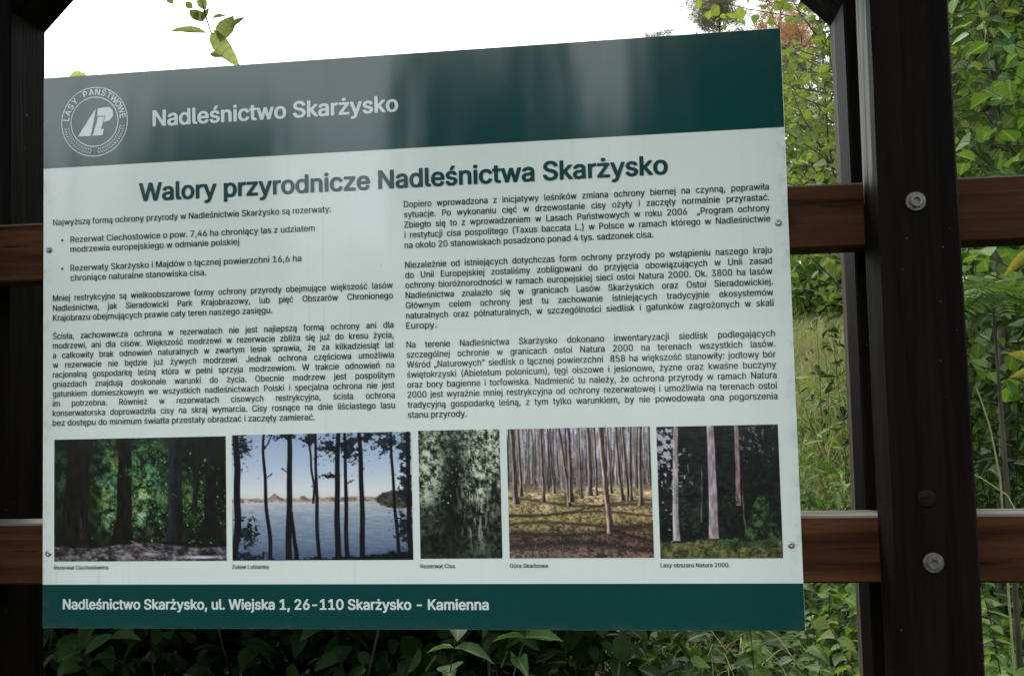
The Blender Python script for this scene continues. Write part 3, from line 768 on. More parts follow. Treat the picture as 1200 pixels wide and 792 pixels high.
shelter = empty('timber_shelter', (0, 0, 0), 'dark stained timber shelter of bolted double posts and two rails carrying the panel', 'shelter')
PT = 0.105
bv, bf = lathe([(.0135, 0), (.0135, .0022), (.0128, .003), (.0085, .003), (.0085, .0062), (.0078, .0074), (.0050, .0074), (.0044, .0046)], 20)
bolt_me = mesh_from('bolt', bv, bf, MAT_ZINC, False)
post_top = ZC + 1.02
for sx in (-1, 1):
    x0, x1 = (0.71, 0.71 + PT) if sx > 0 else (-0.710 - PT, -0.710)
    c1, c2 = (0.014, 0.003) if sx > 0 else (0.003, 0.014)      # wane on the inner front arris
    foot = [(x0 + c1, -0.1), (x1 - c2, -0.1), (x1, -0.1 + c2), (x1, 0.0), (x1 - .003, 0.003), (x0 + .003, 0.003), (x0, 0.0), (x0, -0.1 + c1)]
    nf = len(foot); zs_ = np.linspace(-0.25, post_top, 40)
    V = [(x + .0012 * math.sin(z * 5 + x * 40) + rng.normal(0, .0003), y + (.0012 * math.sin(z * 4 + 1) if y < -.05 else 0), z) for z in zs_ for x, y in foot]
    F = [(i * nf + j, i * nf + (j + 1) % nf, (i + 1) * nf + (j + 1) % nf, (i + 1) * nf + j) for i in range(39) for j in range(nf)] + [tuple(range(nf))[::-1], tuple(39 * nf + j for j in range(nf))]
    f = link('post', mesh_from('post', V, F, MAT_POST_F), shelter)
    f['label'] = 'front post of a bolted pair'
    b = link('post', box_mesh('post', x0, x1, 0.0735, 0.0735 + PT, -0.25, post_top, MAT_POST_B if sx > 0 else MAT_POST_P, 0.003, 1), shelter)
    b['label'] = 'rear post of a bolted pair'
    for zz in (0.158, -0.336):
        link('bolt', bolt_me, f, (sx * 0.756 if sx > 0 else -0.7625, -0.1, ZC + zz))
    if sx > 0:                                             # wooden plug over an old bolt hole
        pv, pf = lathe([(.0122, -.004), (.0122, .0006), (.0112, .0014), (.002, .0016)], 18); q_ = at(1086, 584, -.1)
        link('plug', mesh_from('plug', pv, pf, wood_material('plug_wood', 'x', (.006, .005, .0045), (.017, .014, .013)), True), f, (q_[0], -.1, q_[2]))
for z0, z1 in ((0.113, 0.2095), (-0.3832, -0.285)):
    link('rail', box_mesh('rail', -1.25, 1.25, 0.0032, 0.0732, ZC + z0, ZC + z1, MAT_RAIL, 0.003, 1), shelter)
# knee braces at the rear posts, up to the beam
def prism(name, pts, y0, y1, mat):
    n = len(pts); V = [(x, y0, z) for x, z in pts] + [(x, y1, z) for x, z in pts]
    F = [tuple(range(n)), tuple(range(2 * n - 1, n - 1, -1))] + [((i + 1) % n, i, n + i, n + (i + 1) % n) for i in range(n)]
    return mesh_from(name, V, F, mat)
for sx, xa, za in ((1, 0.71, ZC + 0.512), (-1, -0.710, ZC + 0.602)):
    top = post_top - 0.002
    w = 0.125; dx = top - za
    pts = [(xa, za), (xa - sx * dx, top), (xa - sx * (dx - w), top), (xa, za + w)]
    if sx > 0: pts = pts[::-1]
    link('knee_brace', prism('knee_brace', pts, 0.0790, 0.176, MAT_POST_P), shelter)
# beam, rafters and boarded roof (above the picture)
link('beam', box_mesh('beam', -1.35, 1.35, -0.11, 0.19, post_top + .001, post_top + .13, MAT_RAIL, 0.006, 1), shelter)
ridge_z, eave_z, yr, half = post_top + .62, post_top + .13, 0.04, 0.62
for sx in (-1.05, 0.0, 1.05):
    for sy in (-1, 1):
        pts = [(yr, ridge_z), (yr + sy * half, eave_z), (yr + sy * half, eave_z - .08 + .05), (yr, ridge_z - .09)]
        V = [(sx - .03, y, z) for y, z in pts] + [(sx + .03, y, z) for y, z in pts]
        F = [(0, 1, 2, 3), (7, 6, 5, 4), (1, 0, 4, 5), (2, 1, 5, 6), (3, 2, 6, 7), (0, 3, 7, 4)]
        link('rafter', mesh_from('rafter', V, F, MAT_POST_F), shelter)
nb = 20
for sy in (-1, 1):
    sl = (eave_z - ridge_z) / half
    for i in range(nb):
        xa = -1.45 + i * 2.9 / nb; xb = xa + 2.9 / nb - .006; dz = .006 * (i % 2)
        e = half + .06
        pts = [(yr + sy * .002, ridge_z + .003 + dz), (yr + sy * e, ridge_z + .003 + dz + sl * e), (yr + sy * e, ridge_z + .027 + dz + sl * e), (yr + sy * .002, ridge_z + .027 + dz)]
        V = [(xa, y, z) for y, z in pts] + [(xb, y, z) for y, z in pts]
        link('roof_board', mesh_from('roof_board', V, [(0, 1, 2, 3), (7, 6, 5, 4), (1, 0, 4, 5), (2, 1, 5, 6), (3, 2, 6, 7), (0, 3, 7, 4)], MAT_ROOF), shelter)
# ------------------------------------------------------------------ ground
m_ground, nt, p_ = new_mat('forest_soil'); geo = N(nt, 'ShaderNodeNewGeometry')
n1 = N(nt, 'ShaderNodeTexNoise', Scale=1.3, Detail=8.0, Roughness=0.65); n2 = N(nt, 'ShaderNodeTexNoise', Scale=24.0, Detail=5.0, Roughness=0.7)
for q in (n1, n2): nt.links.new(geo.outputs['Position'], q.inputs['Vector'])
ca_ = ramp(nt, n1.outputs['Fac'], [(0.35, (0.018, 0.026, 0.009)), (0.55, (0.030, 0.038, 0.014)), (0.72, (0.045, 0.038, 0.022))])
cb_ = mixc(nt, 0.8, ca_, ramp(nt, n2.outputs['Fac'], [(0.3, (0.4, 0.4, 0.4)), (0.7, (1.3, 1.3, 1.3))]), 'MULTIPLY')
nt.links.new(cb_, p_.inputs['Base Color']); p_.inputs['Roughness'].default_value = 1.0; p_.inputs['Specular IOR Level'].default_value = 0.1
bp = N(nt, 'ShaderNodeBump', Strength=0.8, Distance=0.05); nt.links.new(n2.outputs['Fac'], bp.inputs['Height']); nt.links.new(bp.outputs[0], p_.inputs['Normal'])
ax = np.concatenate([-np.geomspace(600, 6.5, 22), np.linspace(-6, 6, 41), np.geomspace(6.5, 600, 22)])
ay = np.concatenate([-np.geomspace(600, 4.5, 20), np.linspace(-4, 20, 73), np.geomspace(21, 600, 22)])
GX, GY = np.meshgrid(ax, ay); GZ = ground_z(GX, GY)
w_ = len(ax); ii = (np.arange(len(ay) - 1)[:, None] * w_ + np.arange(w_ - 1)[None]).ravel()
g_ = link('ground', fast_mesh('ground', np.stack([GX, GY, GZ], -1).reshape(-1, 3), np.stack([ii, ii + 1, ii + w_ + 1, ii + w_], -1), m_ground, True))
tag(g_, kind='structure')

# ------------------------------------------------------------------ leaf shapes (along +X, face up +Z)
def leaf_shape(prof, fold=0.25, droop=0.12, wave=0.0):
    """prof: half widths at even steps along a unit length (ends are 0)"""
    n = len(prof); t = np.linspace(0, 1, n)
    mid = np.stack([t, np.zeros(n), -droop * t ** 2], -1)
    V = [tuple(q) for q in mid]; F = []
    for s in (1, -1):
        idx = [0]
        for i in range(1, n - 1):
            V.append((t[i] - .02, s * prof[i], fold * prof[i] - droop * t[i] ** 2 + wave * math.sin(i * 2.2 + s))); idx.append(len(V) - 1)
        idx.append(n - 1)
        for i in range(n - 1):
            a, b, c, d = i, i + 1, idx[i + 1], idx[i]
            quad = [a, b, c, d] if s > 0 else [a, d, c, b]
            out = []
            for q in quad:
                if q not in out: out.append(q)
            if len(out) == 4: F += [(out[0], out[1], out[2]), (out[0], out[2], out[3])]
            elif len(out) == 3: F.append(tuple(out))
    return np.array(V), np.array(F)
ASPEN = leaf_shape([0, .36, .48, .44, .27, 0], .22, .10, .02)
OVATE = leaf_shape([0, .22, .31, .28, .17, 0], .3, .18, .015)
LANCE = leaf_shape([0, .11, .15, .13, .08, 0], .35, .22, .01)
NETTLE = leaf_shape([0, .30, .33, .24, .12, 0], .28, .25, .02)
def pinnate(pairs=8):
    parts = []
    Vl, Fl = leaf_shape([0, .17, .2, .13, 0], .15, .1)
    for i in range(pairs):
        x = .14 + .8 * i / (pairs - 1); L = .26 * (1 - .45 * abs(i / (pairs - 1) - .35))
        for s in (1, -1):
            a = s * math.radians(68 - 18 * i / pairs); c, sn = math.cos(a), math.sin(a)
            P = Vl * L
            parts.append((np.stack([x + P[:, 0] * c - P[:, 1] * sn, P[:, 0] * sn + P[:, 1] * c, P[:, 2] - .12 * x * x], -1), Fl))
    P = Vl * .24; parts.append((P + np.array([.96, 0, -.11]), Fl))
    q = np.linspace(0, 1, 4)
    v = np.concatenate([np.stack([q, np.full(4, s * .006), -.12 * q * q], -1) for s in (1, -1)])
    parts.append((v, np.array([(i, i + 4, i + 1) for i in range(3)] + [(i + 1, i + 4, i + 5) for i in range(3)])))
    return join_vf(parts)
ROWAN = pinnate()
def frames(D, Nrm):
    D = D / (np.linalg.norm(D, axis=1, keepdims=True) + 1e-9)
    Yv = np.cross(Nrm, D); Yv /= np.linalg.norm(Yv, axis=1, keepdims=True) + 1e-9
    Z = np.cross(D, Yv)
    return np.stack([D, Yv, Z], -1)           # columns
def scatter(shape, P, D, Nrm, size):
    V, F = shape; R = frames(D, Nrm)
    q = len(P); k = np.stack([np.ones(q), rng.uniform(.72, 1.18, q), rng.uniform(.4, 2.6, q)], -1)      # width and curl differ leaf by leaf
    VV = V[None] * k[:, None, :]
    X = np.einsum('nij,nvj->nvi', R, VV) * size[:, None, None] + P[:, None]
    FF = (F[None] + (np.arange(len(P)) * len(V))[:, None, None]).reshape(-1, F.shape[1])
    return X.reshape(-1, 3), FF

# leaf colours
LM_ASPEN = leaf_material('aspen_leaf', [(.14, .19, .05), (.18, .235, .065), (.105, .155, .045), (.22, .26, .07)], .5)
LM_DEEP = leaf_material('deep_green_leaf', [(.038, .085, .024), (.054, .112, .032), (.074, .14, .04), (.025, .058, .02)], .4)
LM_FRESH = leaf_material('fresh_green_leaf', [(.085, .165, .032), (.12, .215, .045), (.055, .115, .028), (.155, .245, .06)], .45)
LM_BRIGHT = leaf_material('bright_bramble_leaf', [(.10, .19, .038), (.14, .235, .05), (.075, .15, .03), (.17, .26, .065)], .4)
LM_SHADED = leaf_material('shade_darkened_leaf', [(.012, .030, .009), (.018, .042, .012), (.026, .055, .016)], .3, .2)  # leaf green darkened to stand in for the dense shade low down
LM_YELLOW = leaf_material('yellowing_leaf', [(.20, .22, .045), (.26, .23, .05), (.16, .20, .04)], .45)
LM_GRASS = leaf_material('meadow_grass', [(.30, .34, .14), (.42, .41, .22), (.22, .30, .10), (.46, .42, .27), (.27, .33, .13)], .35, .2, (1.05, 1.1, .85))
LM_RUST = leaf_material('browned_needles', [(.36, .19, .13), (.30, .17, .125), (.40, .22, .15)], .55, .1)
LM_GREYN = leaf_material('greyish_needles', [(.24, .20, .175), (.21, .18, .15), (.18, .18, .14)], .5, .1)
LM_PINE = leaf_material('pine_needles', [(.10, .12, .085), (.13, .15, .11), (.085, .10, .075)], .25, .15)
def bark(name, a, b):
    m, nt, p = new_mat(name); geo = N(nt, 'ShaderNodeNewGeometry')
    mp = N(nt, 'ShaderNodeMapping'); mp.inputs['Scale'].default_value = (30, 30, 8); nt.links.new(geo.outputs['Position'], mp.inputs[0])
    n = N(nt, 'ShaderNodeTexNoise', Scale=1.0, Detail=5.0); nt.links.new(mp.outputs[0], n.inputs['Vector'])
    nt.links.new(ramp(nt, n.outputs['Fac'], [(.3, a), (.7, b)]), p.inputs['Base Color']); p.inputs['Roughness'].default_value = .9
    return m
BARK = bark('grey_brown_bark', (.03, .026, .02), (.10, .09, .07)); BARK_G = bark('greenish_twig_bark', (.02, .022, .012), (.055, .055, .03))
BARK_P = bark('pine_bark', (.07, .04, .025), (.19, .11, .075))

def norm(v): return v / (np.linalg.norm(v) + 1e-9)
def curve_pts(a, d, L, up, n=6, wob=.06):
    P = [np.array(a, float)]; d = norm(np.array(d, float))
    for i in range(n):
        d = norm(d + np.array([rng.normal(0, wob), rng.normal(0, wob), up / n + rng.normal(0, wob * .5)]))
        P.append(P[-1] + d * L / n)
    return np.array(P)

def grow(height, stems, spread, bare, br_len, br_per_m, leaf_gap, leaf_len, up_bias=.5, r0=.012, lean=(0, 0), normal_up=.8):
    """returns tubes and leaf arrays, in coordinates local to the base"""
    tubes, LP, LD, LN, LS = [], [], [], [], []
    for s in range(stems):
        az = 2 * math.pi * (s + rng.random() * .7) / stems; tilt = spread * (.3 + .7 * rng.random()) if stems > 1 else spread * .3 * rng.random()
        d = np.array([math.cos(az) * tilt + lean[0], math.sin(az) * tilt + lean[1], 1.0]); H = height * (.75 + .3 * rng.random())
        b0 = np.array([math.cos(az), math.sin(az), 0]) * .04 * (stems > 1); b0[2] = -.06
        P = curve_pts(b0, d, H, .15, 10, .05); R = np.linspace(r0, r0 * .22, len(P)); tubes.append(tube(P, R, 6))
        seg = np.linspace(0, 1, len(P))
        nb = max(3, int(H * (1 - bare) * br_per_m)); az2 = rng.random() * 6.28
        for k in range(nb):
            t = bare + (1 - bare) * (k + rng.random() * .6) / nb; t = min(t, .99)
            q = np.array([np.interp(t, seg, P[:, j]) for j in range(3)]); az2 += 2.4 + rng.normal(0, .3)
            Lb = br_len * (1.15 - .75 * (t - bare) / (1 - bare)) * (.7 + .5 * rng.random())
            bd = np.array([math.cos(az2), math.sin(az2), up_bias * (.5 + rng.random())])
            B = curve_pts(q, bd, Lb, .05, 5, .09); tubes.append(tube(B, np.linspace(r0 * .35, .0012, len(B)), 4))
            bs = np.linspace(0, 1, len(B)); nl = max(2, int(Lb / leaf_gap)); roll = rng.random() * 6.28
            for i in range(nl):
                tt = .12 + .88 * (i + rng.random() * .5) / nl; tt = min(tt, 1.0)
                lp = np.array([np.interp(tt, bs, B[:, j]) for j in range(3)]); bt = norm(B[-1] - B[0]); roll += 2.6
                side = norm(np.cross(bt, [0, 0, 1]) * math.cos(roll) + np.array([0, 0, .5]) * math.sin(roll) + rng.normal(0, .3, 3))
                ld = norm(side + bt * .5 + np.array([0, 0, -.25]))
                LP.append(lp + ld * leaf_len * .35); LD.append(ld); LN.append(norm(np.array([0, 0, normal_up]) + rng.normal(0, .55, 3) + np.array([0, -.35, 0])))
                LS.append(leaf_len * (.6 + .6 * rng.random()))
    return tubes, np.array(LP), np.array(LD), np.array(LN), np.array(LS)

def occluded(px, py):
    panel_ = (px > 50) & (px < 935) & (py > 93 - (px - 52) * .0705) & (py < 738)
    post_ = ((px > 985 + py * .03) & (px < 1103 + py * .05)) | (px < 50)
    rail_ = ((px > 920) & (((py > 212) & (py < 298)) | ((py > 598) & (py < 684))))
    out_ = (px < -10) | (px > 1210) | (py < -10) | (py > 800)
    return panel_ | post_ | rail_ | out_

def plant(name, base, label, cat, grown, shape, mat, bark_m, group=None, max_leaf=0, leaf_name='leaf', min_px=9.0, stem_name='stem', extra=None):
    """thing > stems, separate leaves for the large ones in view, the remaining leaves joined"""
    tubes, LP, LD, LN, LS = grown
    root = empty(name, tuple(base), label, cat, group); base = np.array(base)
    if tubes:
        V, F = join_vf(tubes); link(stem_name, fast_mesh(stem_name, V, F, bark_m, True), root)
    keep = np.ones(len(LP), bool)
    if max_leaf:
        px, py, z = to_px(LP + base); size = FPX * LS / z
        ok = (~occluded(px, py)) & (size > min_px) & (z > .3)
        idx = np.where(ok)[0]; idx = idx[np.argsort(-size[idx])][:max_leaf]
        keep[idx] = False
        R = frames(LD, LN)
        me = fast_mesh(leaf_name, shape[0], shape[1], mat, veins=len(shape[0]) == 14)
        for i in idx:
            o = bpy.data.objects.new(leaf_name, me); COL.objects.link(o); o.parent = root
            m4 = Matrix.Identity(4); kk = (1.0, rng.uniform(.72, 1.18), rng.uniform(.4, 2.6))
            for a in range(3):
                for b in range(3): m4[a][b] = R[i][a, b] * LS[i] * kk[b]
                m4[a][3] = LP[i][a]
            o.matrix_local = m4
    if keep.any():
        V, F = scatter(shape, LP[keep], LD[keep], LN[keep], LS[keep])
        f = link('foliage', fast_mesh('foliage', V, F, mat, veins=len(shape[0]) == 14), root)
        f['kind'] = 'stuff'
    return root
def gb(x, y): return (x, y, float(ground_z(x, y)))

# ------------------------------------------------------------------ young trees and shrubs beside and behind the board
plant('aspen_sapling', gb(1.56, 3.3), 'young aspen with round pale leaves in the gap between panel and right posts', 'tree',
      grow(4.5, 3, .12, .44, .95, 12, .045, .062, .45, .013, (-.02, 0)), ASPEN, LM_ASPEN, BARK, max_leaf=280)
plant('aspen_sapling', gb(1.95, 4.6), 'taller aspen sapling behind the right posts with leaves against the sky', 'tree',
      grow(5.4, 3, .14, .40, 1.15, 12, .05, .06, .45, .015, (-.05, 0)), ASPEN, LM_ASPEN, BARK, max_leaf=200)
thicket = [  # x, y, height, stems, leaf shape, material, label
    (2.12, 2.25, 3.7, 3, ASPEN, LM_FRESH, 'alder bush with thin leaning stems right of the posts above the upper rail', .075),
    (2.5, 3.1, 4.6, 4, OVATE, LM_DEEP, 'dense deep green shrub right of the posts behind the alder bush', .09),
    (2.75, 4.2, 5.2, 4, ASPEN, LM_FRESH, 'tall bright leafy shrub filling the view right of the posts', .08),
    (3.6, 4.6, 5.4, 4, OVATE, LM_DEEP, 'dark ovate leaved shrub at the far right of the thicket', .09),
    (2.75, 5.6, 4.4, 4, OVATE, LM_FRESH, 'fresh green shrub on the bank seen through the thicket', .08)]
for i, (x, y, h, s, sh, mt, lab, ll) in enumerate(thicket):
    plant('leafy_shrub', gb(x, y), lab, 'shrub', grow(h, s, .15, (.46, .38, .10, .10, .10)[i], .75, 22, .040, ll, .35, .014, (.03, 0)), sh, mt, BARK_G,
          group='shrubs of the thicket beside the board', max_leaf=280 if i < 2 else 180)
# two dark trunks in the thicket under the upper rail
for k, (px, yy, r_, lab) in enumerate(((1128, 3.0, .022, 'slender dark trunk leaning behind the rowan leaves'), (1150, 3.2, .03, 'thicker dark trunk standing behind the rowan leaves'))):
    q = at(px + 12, 470, yy); root = empty('thin_trunk_tree', gb(q[0], yy), lab, 'tree')
    P = curve_pts((0, 0, -.1), (-.07 + .05 * k, .02, 1), 4.2, .1, 10, .03)
    V, F = tube(P, np.linspace(r_, r_ * .5, len(P)), 8); link('trunk', fast_mesh('trunk', V, F, BARK, True), root)
    t_, LP, LD, LN, LS = grow(1.6, 3, .5, .1, .7, 10, .07, .07, .3, .008)
    LP = LP + P[-3]; V, F = scatter(OVATE, LP, LD, LN, LS); c_ = link('crown', fast_mesh('crown', V, F, LM_DEEP), root); c_['kind'] = 'stuff'

# sapling whose twig hangs against the sky above the panel
sap = empty('willow_sapling', gb(-1.62, 1.1), 'willow sapling arching over the panel with a few large leaves against the sky', 'tree')
sb = np.array(gb(-1.62, 1.1))
trunk_P = np.array([(0, 0, -.08), (.02, .0, .8), (.0, .02, 1.6), (.06, 0, 2.3), (.1, .02, 2.9)])
V, F = tube(trunk_P, [.022, .019, .016, .012, .008], 8); link('trunk', fast_mesh('trunk', V, F, BARK_G, True), sap)
YT = 0.34
tw = [at(px, py, YT) for px, py in ((228, -46), (238, -22), (236, -4), (240, 16), (247, 38))]
arch = [trunk_P[3] + sb, at(10, -40, 1.0), at(60, -130, .9), at(150, -150, .6)] + tw
V, F = tube(np.array(arch) - sb, [.009, .008, .0065, .0045, .003, .0022, .0018, .0015, .0012], 5); link('branch', fast_mesh('branch', V, F, BARK_G, True), sap)
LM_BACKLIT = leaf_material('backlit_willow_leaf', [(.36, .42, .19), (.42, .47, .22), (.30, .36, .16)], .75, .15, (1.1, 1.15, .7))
sap_leaf = fast_mesh('leaf', *OVATE, LM_BACKLIT, veins=True)
def put_leaf(parent, me, base, px0, py0, px1, py1, Y0, Y1, wscale=1.0, nrm=(0, -1, .25)):
    a = at(px0, py0, Y0); b = at(px1, py1, Y1); L = np.linalg.norm(b - a)
    R = frames((b - a)[None], np.array([nrm], float))[0]
    m4 = Matrix.Identity(4)
    for i in range(3):
        for j in range(3): m4[i][j] = R[i, j] * L * (wscale if j == 1 else 1)
        m4[i][3] = a[i] - base[i]
    o = bpy.data.objects.new('leaf', me); COL.objects.link(o); o.parent = parent; o.matrix_local = m4
    return o
for a in ((247, 38, 278, 77, YT, YT - .01, .46), (243, 39, 195, 32, YT, YT, .22), (258, 50, 272, 14, YT, YT + .02, .62), (272, 34, 286, 16, YT, YT + .02, .5), (262, 45, 249, 34, YT, YT - .01, .4), (262, 67, 244, 60, YT, YT + .01, .6),
          (238, 26, 222, 9, YT, YT, .8), (241, 12, 232, -8, YT, YT - .01, .8), (238, 25, 243, 8, YT, YT, .75), (232, 24, 229, 12, YT, YT, .8), (249, 22, 266, 16, YT, YT + .02, .4), (226, 10, 216, 2, YT, YT, .8),
          (203, 5, 194, -6, YT, YT, .7), (215, 2, 222, -8, YT, YT, .8)):
    put_leaf(sap, sap_leaf, sb, *a[:6], wscale=a[6] * 1.25, nrm=(rng.normal(0, .2), -1, rng.normal(.2, .2)))
t_, LP, LD, LN, LS = grow(1.25, 2, .3, .2, .35, 9, .07, .07, .4, .006)
V, F = scatter(OVATE, LP + np.array([.02, 0, .95]), LD, LN, LS); c_ = link('crown', fast_mesh('crown', V, F, LM_FRESH), sap); c_['kind'] = 'stuff'
V, F = join_vf(t_); link('side_branch', fast_mesh('side_branch', V + np.array([.02, 0, .95]), F, BARK_G, True), sap)
put_leaf(sap, sap_leaf, sb, 78, 100, 103, 90, .9, .88, 1.3); put_leaf(sap, sap_leaf, sb, 104, 97, 82, 90, .9, .9, 1.2)

# rowan sapling: fronds spread level just under the upper rail
rb = np.array(gb(1.52, 1.75)); rw = empty('rowan_sapling', tuple(rb), 'rowan sapling with feathery compound leaves just under the upper rail', 'tree')
tp = at(1162, 338, 1.75)
V, F = tube(np.array([(0, 0, -.06), (tp[0] - rb[0] + .03, .02, .9), tuple(tp - rb)]), [.012, .009, .004], 6); link('trunk', fast_mesh('trunk', V, F, BARK_G, True), rw)
frond = fast_mesh('compound_leaf', *ROWAN, LM_FRESH)
for px0, py0, px1, py1, Y1 in ((1160, 338, 1104, 322, 1.62), (1160, 340, 1112, 345, 1.9), (1164, 338, 1215, 330, 1.6), (1162, 336, 1140, 316, 1.95), (1164, 340, 1205, 352, 1.85), (1162, 337, 1188, 318, 1.9), (1160, 342, 1128, 356, 1.55), (1163, 342, 1180, 362, 1.6), (1161, 336, 1122, 332, 1.5), (1164, 339, 1222, 344, 1.75)):
    o = put_leaf(rw, frond, rb, px0, py0, px1, py1, 1.75, Y1, 1.0, (rng.normal(0, .25), -.55, 1)); o.name = 'compound_leaf'

# ------------------------------------------------------------------ low plants under and beside the panel
def herb(name, x, y, h, n, ll, shape, mat, label, cat='plant', group=None, max_leaf=60):
    tubes, LP, LD, LN, LS = [], [], [], [], []
    for s in range(n):
        az = rng.random() * 6.28; tilt = .18 + .45 * rng.random()
        P = curve_pts((0, 0, -.03), (math.cos(az) * tilt, math.sin(az) * tilt, 1), h * (.6 + .5 * rng.random()), -.1, 6, .07)
        tubes.append(tube(P, np.linspace(.004, .0015, len(P)), 4)); seg = np.linspace(0, 1, len(P))
        k = max(3, int(h / (ll * .55))); a2 = rng.random() * 6.28
        for i in range(k):
            t = .25 + .75 * i / (k - 1); q = np.array([np.interp(t, seg, P[:, j]) for j in range(3)]); a2 += 1.57
            for sd in (0, math.pi):
                d = np.array([math.cos(a2 + sd), math.sin(a2 + sd), .25 - .5 * rng.random()])
                LP.append(q); LD.append(d); LN.append(norm(np.array([0, -.25, 1]) + rng.normal(0, .35, 3))); LS.append(ll * (1.15 - .5 * t) * (.7 + .5 * rng.random()))
    return plant(name, gb(x, y), label, cat, (tubes, np.array(LP), np.array(LD), np.array(LN), np.array(LS)), shape, mat, BARK_G, group, max_leaf)
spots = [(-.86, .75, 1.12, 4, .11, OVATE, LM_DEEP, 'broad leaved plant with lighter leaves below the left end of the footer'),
         (-.52, .9, 1.0, 3, .12, OVATE, LM_SHADED, 'broad leaved plant with shade darkened leaves under the address end of the footer'),
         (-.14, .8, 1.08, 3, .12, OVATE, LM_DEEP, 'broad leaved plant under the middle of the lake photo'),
         (.14, 1.3, .95, 4, .10, OVATE, LM_SHADED, 'low plant with shade darkened leaves under the yew photo'),
         (.38, 1.5, .95, 7, .09, NETTLE, LM_FRESH, 'nettle clump under the bare wood photo'),
         (.66, 1.7, .95, 8, .09, NETTLE, LM_FRESH, 'bright nettle clump under the spruce photo'),
         (.92, 2.0, .90, 8, .085, NETTLE, LM_FRESH, 'nettle clump under the lower right panel corner'),
         (1.13, 2.3, .85, 8, .085, OVATE, LM_FRESH, 'leafy weed clump between panel and right posts below the lower rail'),
         (1.26, .95, 1.06, 9, .11, OVATE, LM_BRIGHT, 'bramble clump with broad bright leaves right of the posts below the lower rail'),
         (1.52, 1.5, .98, 9, .12, NETTLE, LM_BRIGHT, 'broad leaved bramble beside the right posts behind the lower rail'),
         (1.32, 1.45, .98, 8, .11, OVATE, LM_ASPEN, 'pale bramble clump behind the foot of the right posts'),
         (1.42, 1.05, 1.02, 8, .11, NETTLE, LM_FRESH, 'deep green bramble at the right end of the lower rail'),
         (1.42, 1.35, 1.25, 4, .085, LANCE, LM_FRESH, 'tall herb with whorled narrow leaves right of the posts above the lower rail'),
         (1.55, 2.0, 1.2, 4, .08, OVATE, LM_DEEP, 'tall dark herb right of the posts above the lower rail')]
for (x, y, h, n, ll, sh, mt, lab) in spots:
    herb('broadleaf_plant', x, y, h, n, ll, sh, mt, lab, 'plant', 'leafy plants around the board', 70)
# undergrowth behind the panel, leaves darkened for shade (too many to count)
def mass(name, n, xr, yr, hr, ll, shape, mat, label, cat):
    LP, LD, LN, LS = [], [], [], []
    xs = rng.uniform(*xr, n); ys = rng.uniform(*yr, n); zs = ground_z(xs, ys) + rng.uniform(0, 1, n) ** 1.3 * np.asarray(hr(xs, ys))
    az = rng.random(n) * 6.28
    D = np.stack([np.cos(az), np.sin(az), rng.normal(-.1, .35, n)], -1); Nn = np.stack([rng.normal(0, .45, n), rng.normal(-.3, .45, n), np.ones(n)], -1)
    V, F = scatter(shape, np.stack([xs, ys, zs], -1), D, Nn, ll * rng.uniform(.5, 1.2, n))
    # stems
    m = n // 14; sx = rng.uniform(*xr, m); sy = rng.uniform(*yr, m); T = []
    for a, b in zip(sx, sy):
        h = float(hr(a, b)) * (.5 + .5 * rng.random()); P = curve_pts((a, b, float(ground_z(a, b)) - .02), (rng.normal(0, .2), rng.normal(0, .2), 1), h, 0, 4, .08)
        v, f = tube(P, np.linspace(.004, .0012, len(P)), 3); T.append((v, np.concatenate([f[:, [0, 1, 2]], f[:, [0, 2, 3]]])))
    V, F = join_vf([(V, F)] + T)
    o = link(name, fast_mesh(name, V, F, mat, veins=n)); tag(o, label, cat, kind='stuff'); return o
mass('undergrowth', 5000, (-3.2, .55), (1.5, 4.2), lambda x, y: .9 + .25 * np.sin(np.asarray(x) * 2), .11, OVATE, LM_SHADED, 'shade darkened leafy undergrowth behind the left half of the panel', 'undergrowth')
mass('ground_cover', 9000, (.3, 3.4), (1.6, 5.6), lambda x, y: .55 + .2 * np.sin(np.asarray(x) * 5 + np.asarray(y) * 3), .075, NETTLE, LM_DEEP, 'mixed weeds covering the ground right of the panel foot', 'weeds')
mass('thicket_understorey', 7500, (1.62, 4.4), (2.1, 6.0), lambda x, y: 1.75 + 0 * np.asarray(x), .085, OVATE, LM_SHADED, 'shade darkened leafy understorey of the thicket right of the posts', 'undergrowth')

mass('bramble_patch', 1700, (1.1, 2.3), (1.1, 3.0), lambda x, y: .80 + .1 * np.sin(np.asarray(x) * 7), .105, NETTLE, LM_BRIGHT, 'bright broad bramble leaves on the ground right of the right posts', 'undergrowth')
mass('weed_patch', 3000, (.35, 1.5), (2.0, 4.4), lambda x, y: .62 + .12 * np.sin(np.asarray(x) * 6), .085, NETTLE, LM_DEEP, 'mixed leafy weeds below the right half of the footer', 'weeds')
mass('meadow_herbs', 2600, (1.2, 2.7), (4.0, 7.0), lambda x, y: .85 + .1 * np.sin(np.asarray(x) * 6), .12, LANCE, LM_BRIGHT, 'narrow leaved herbs in the lower meadow between panel and right posts', 'herbs')

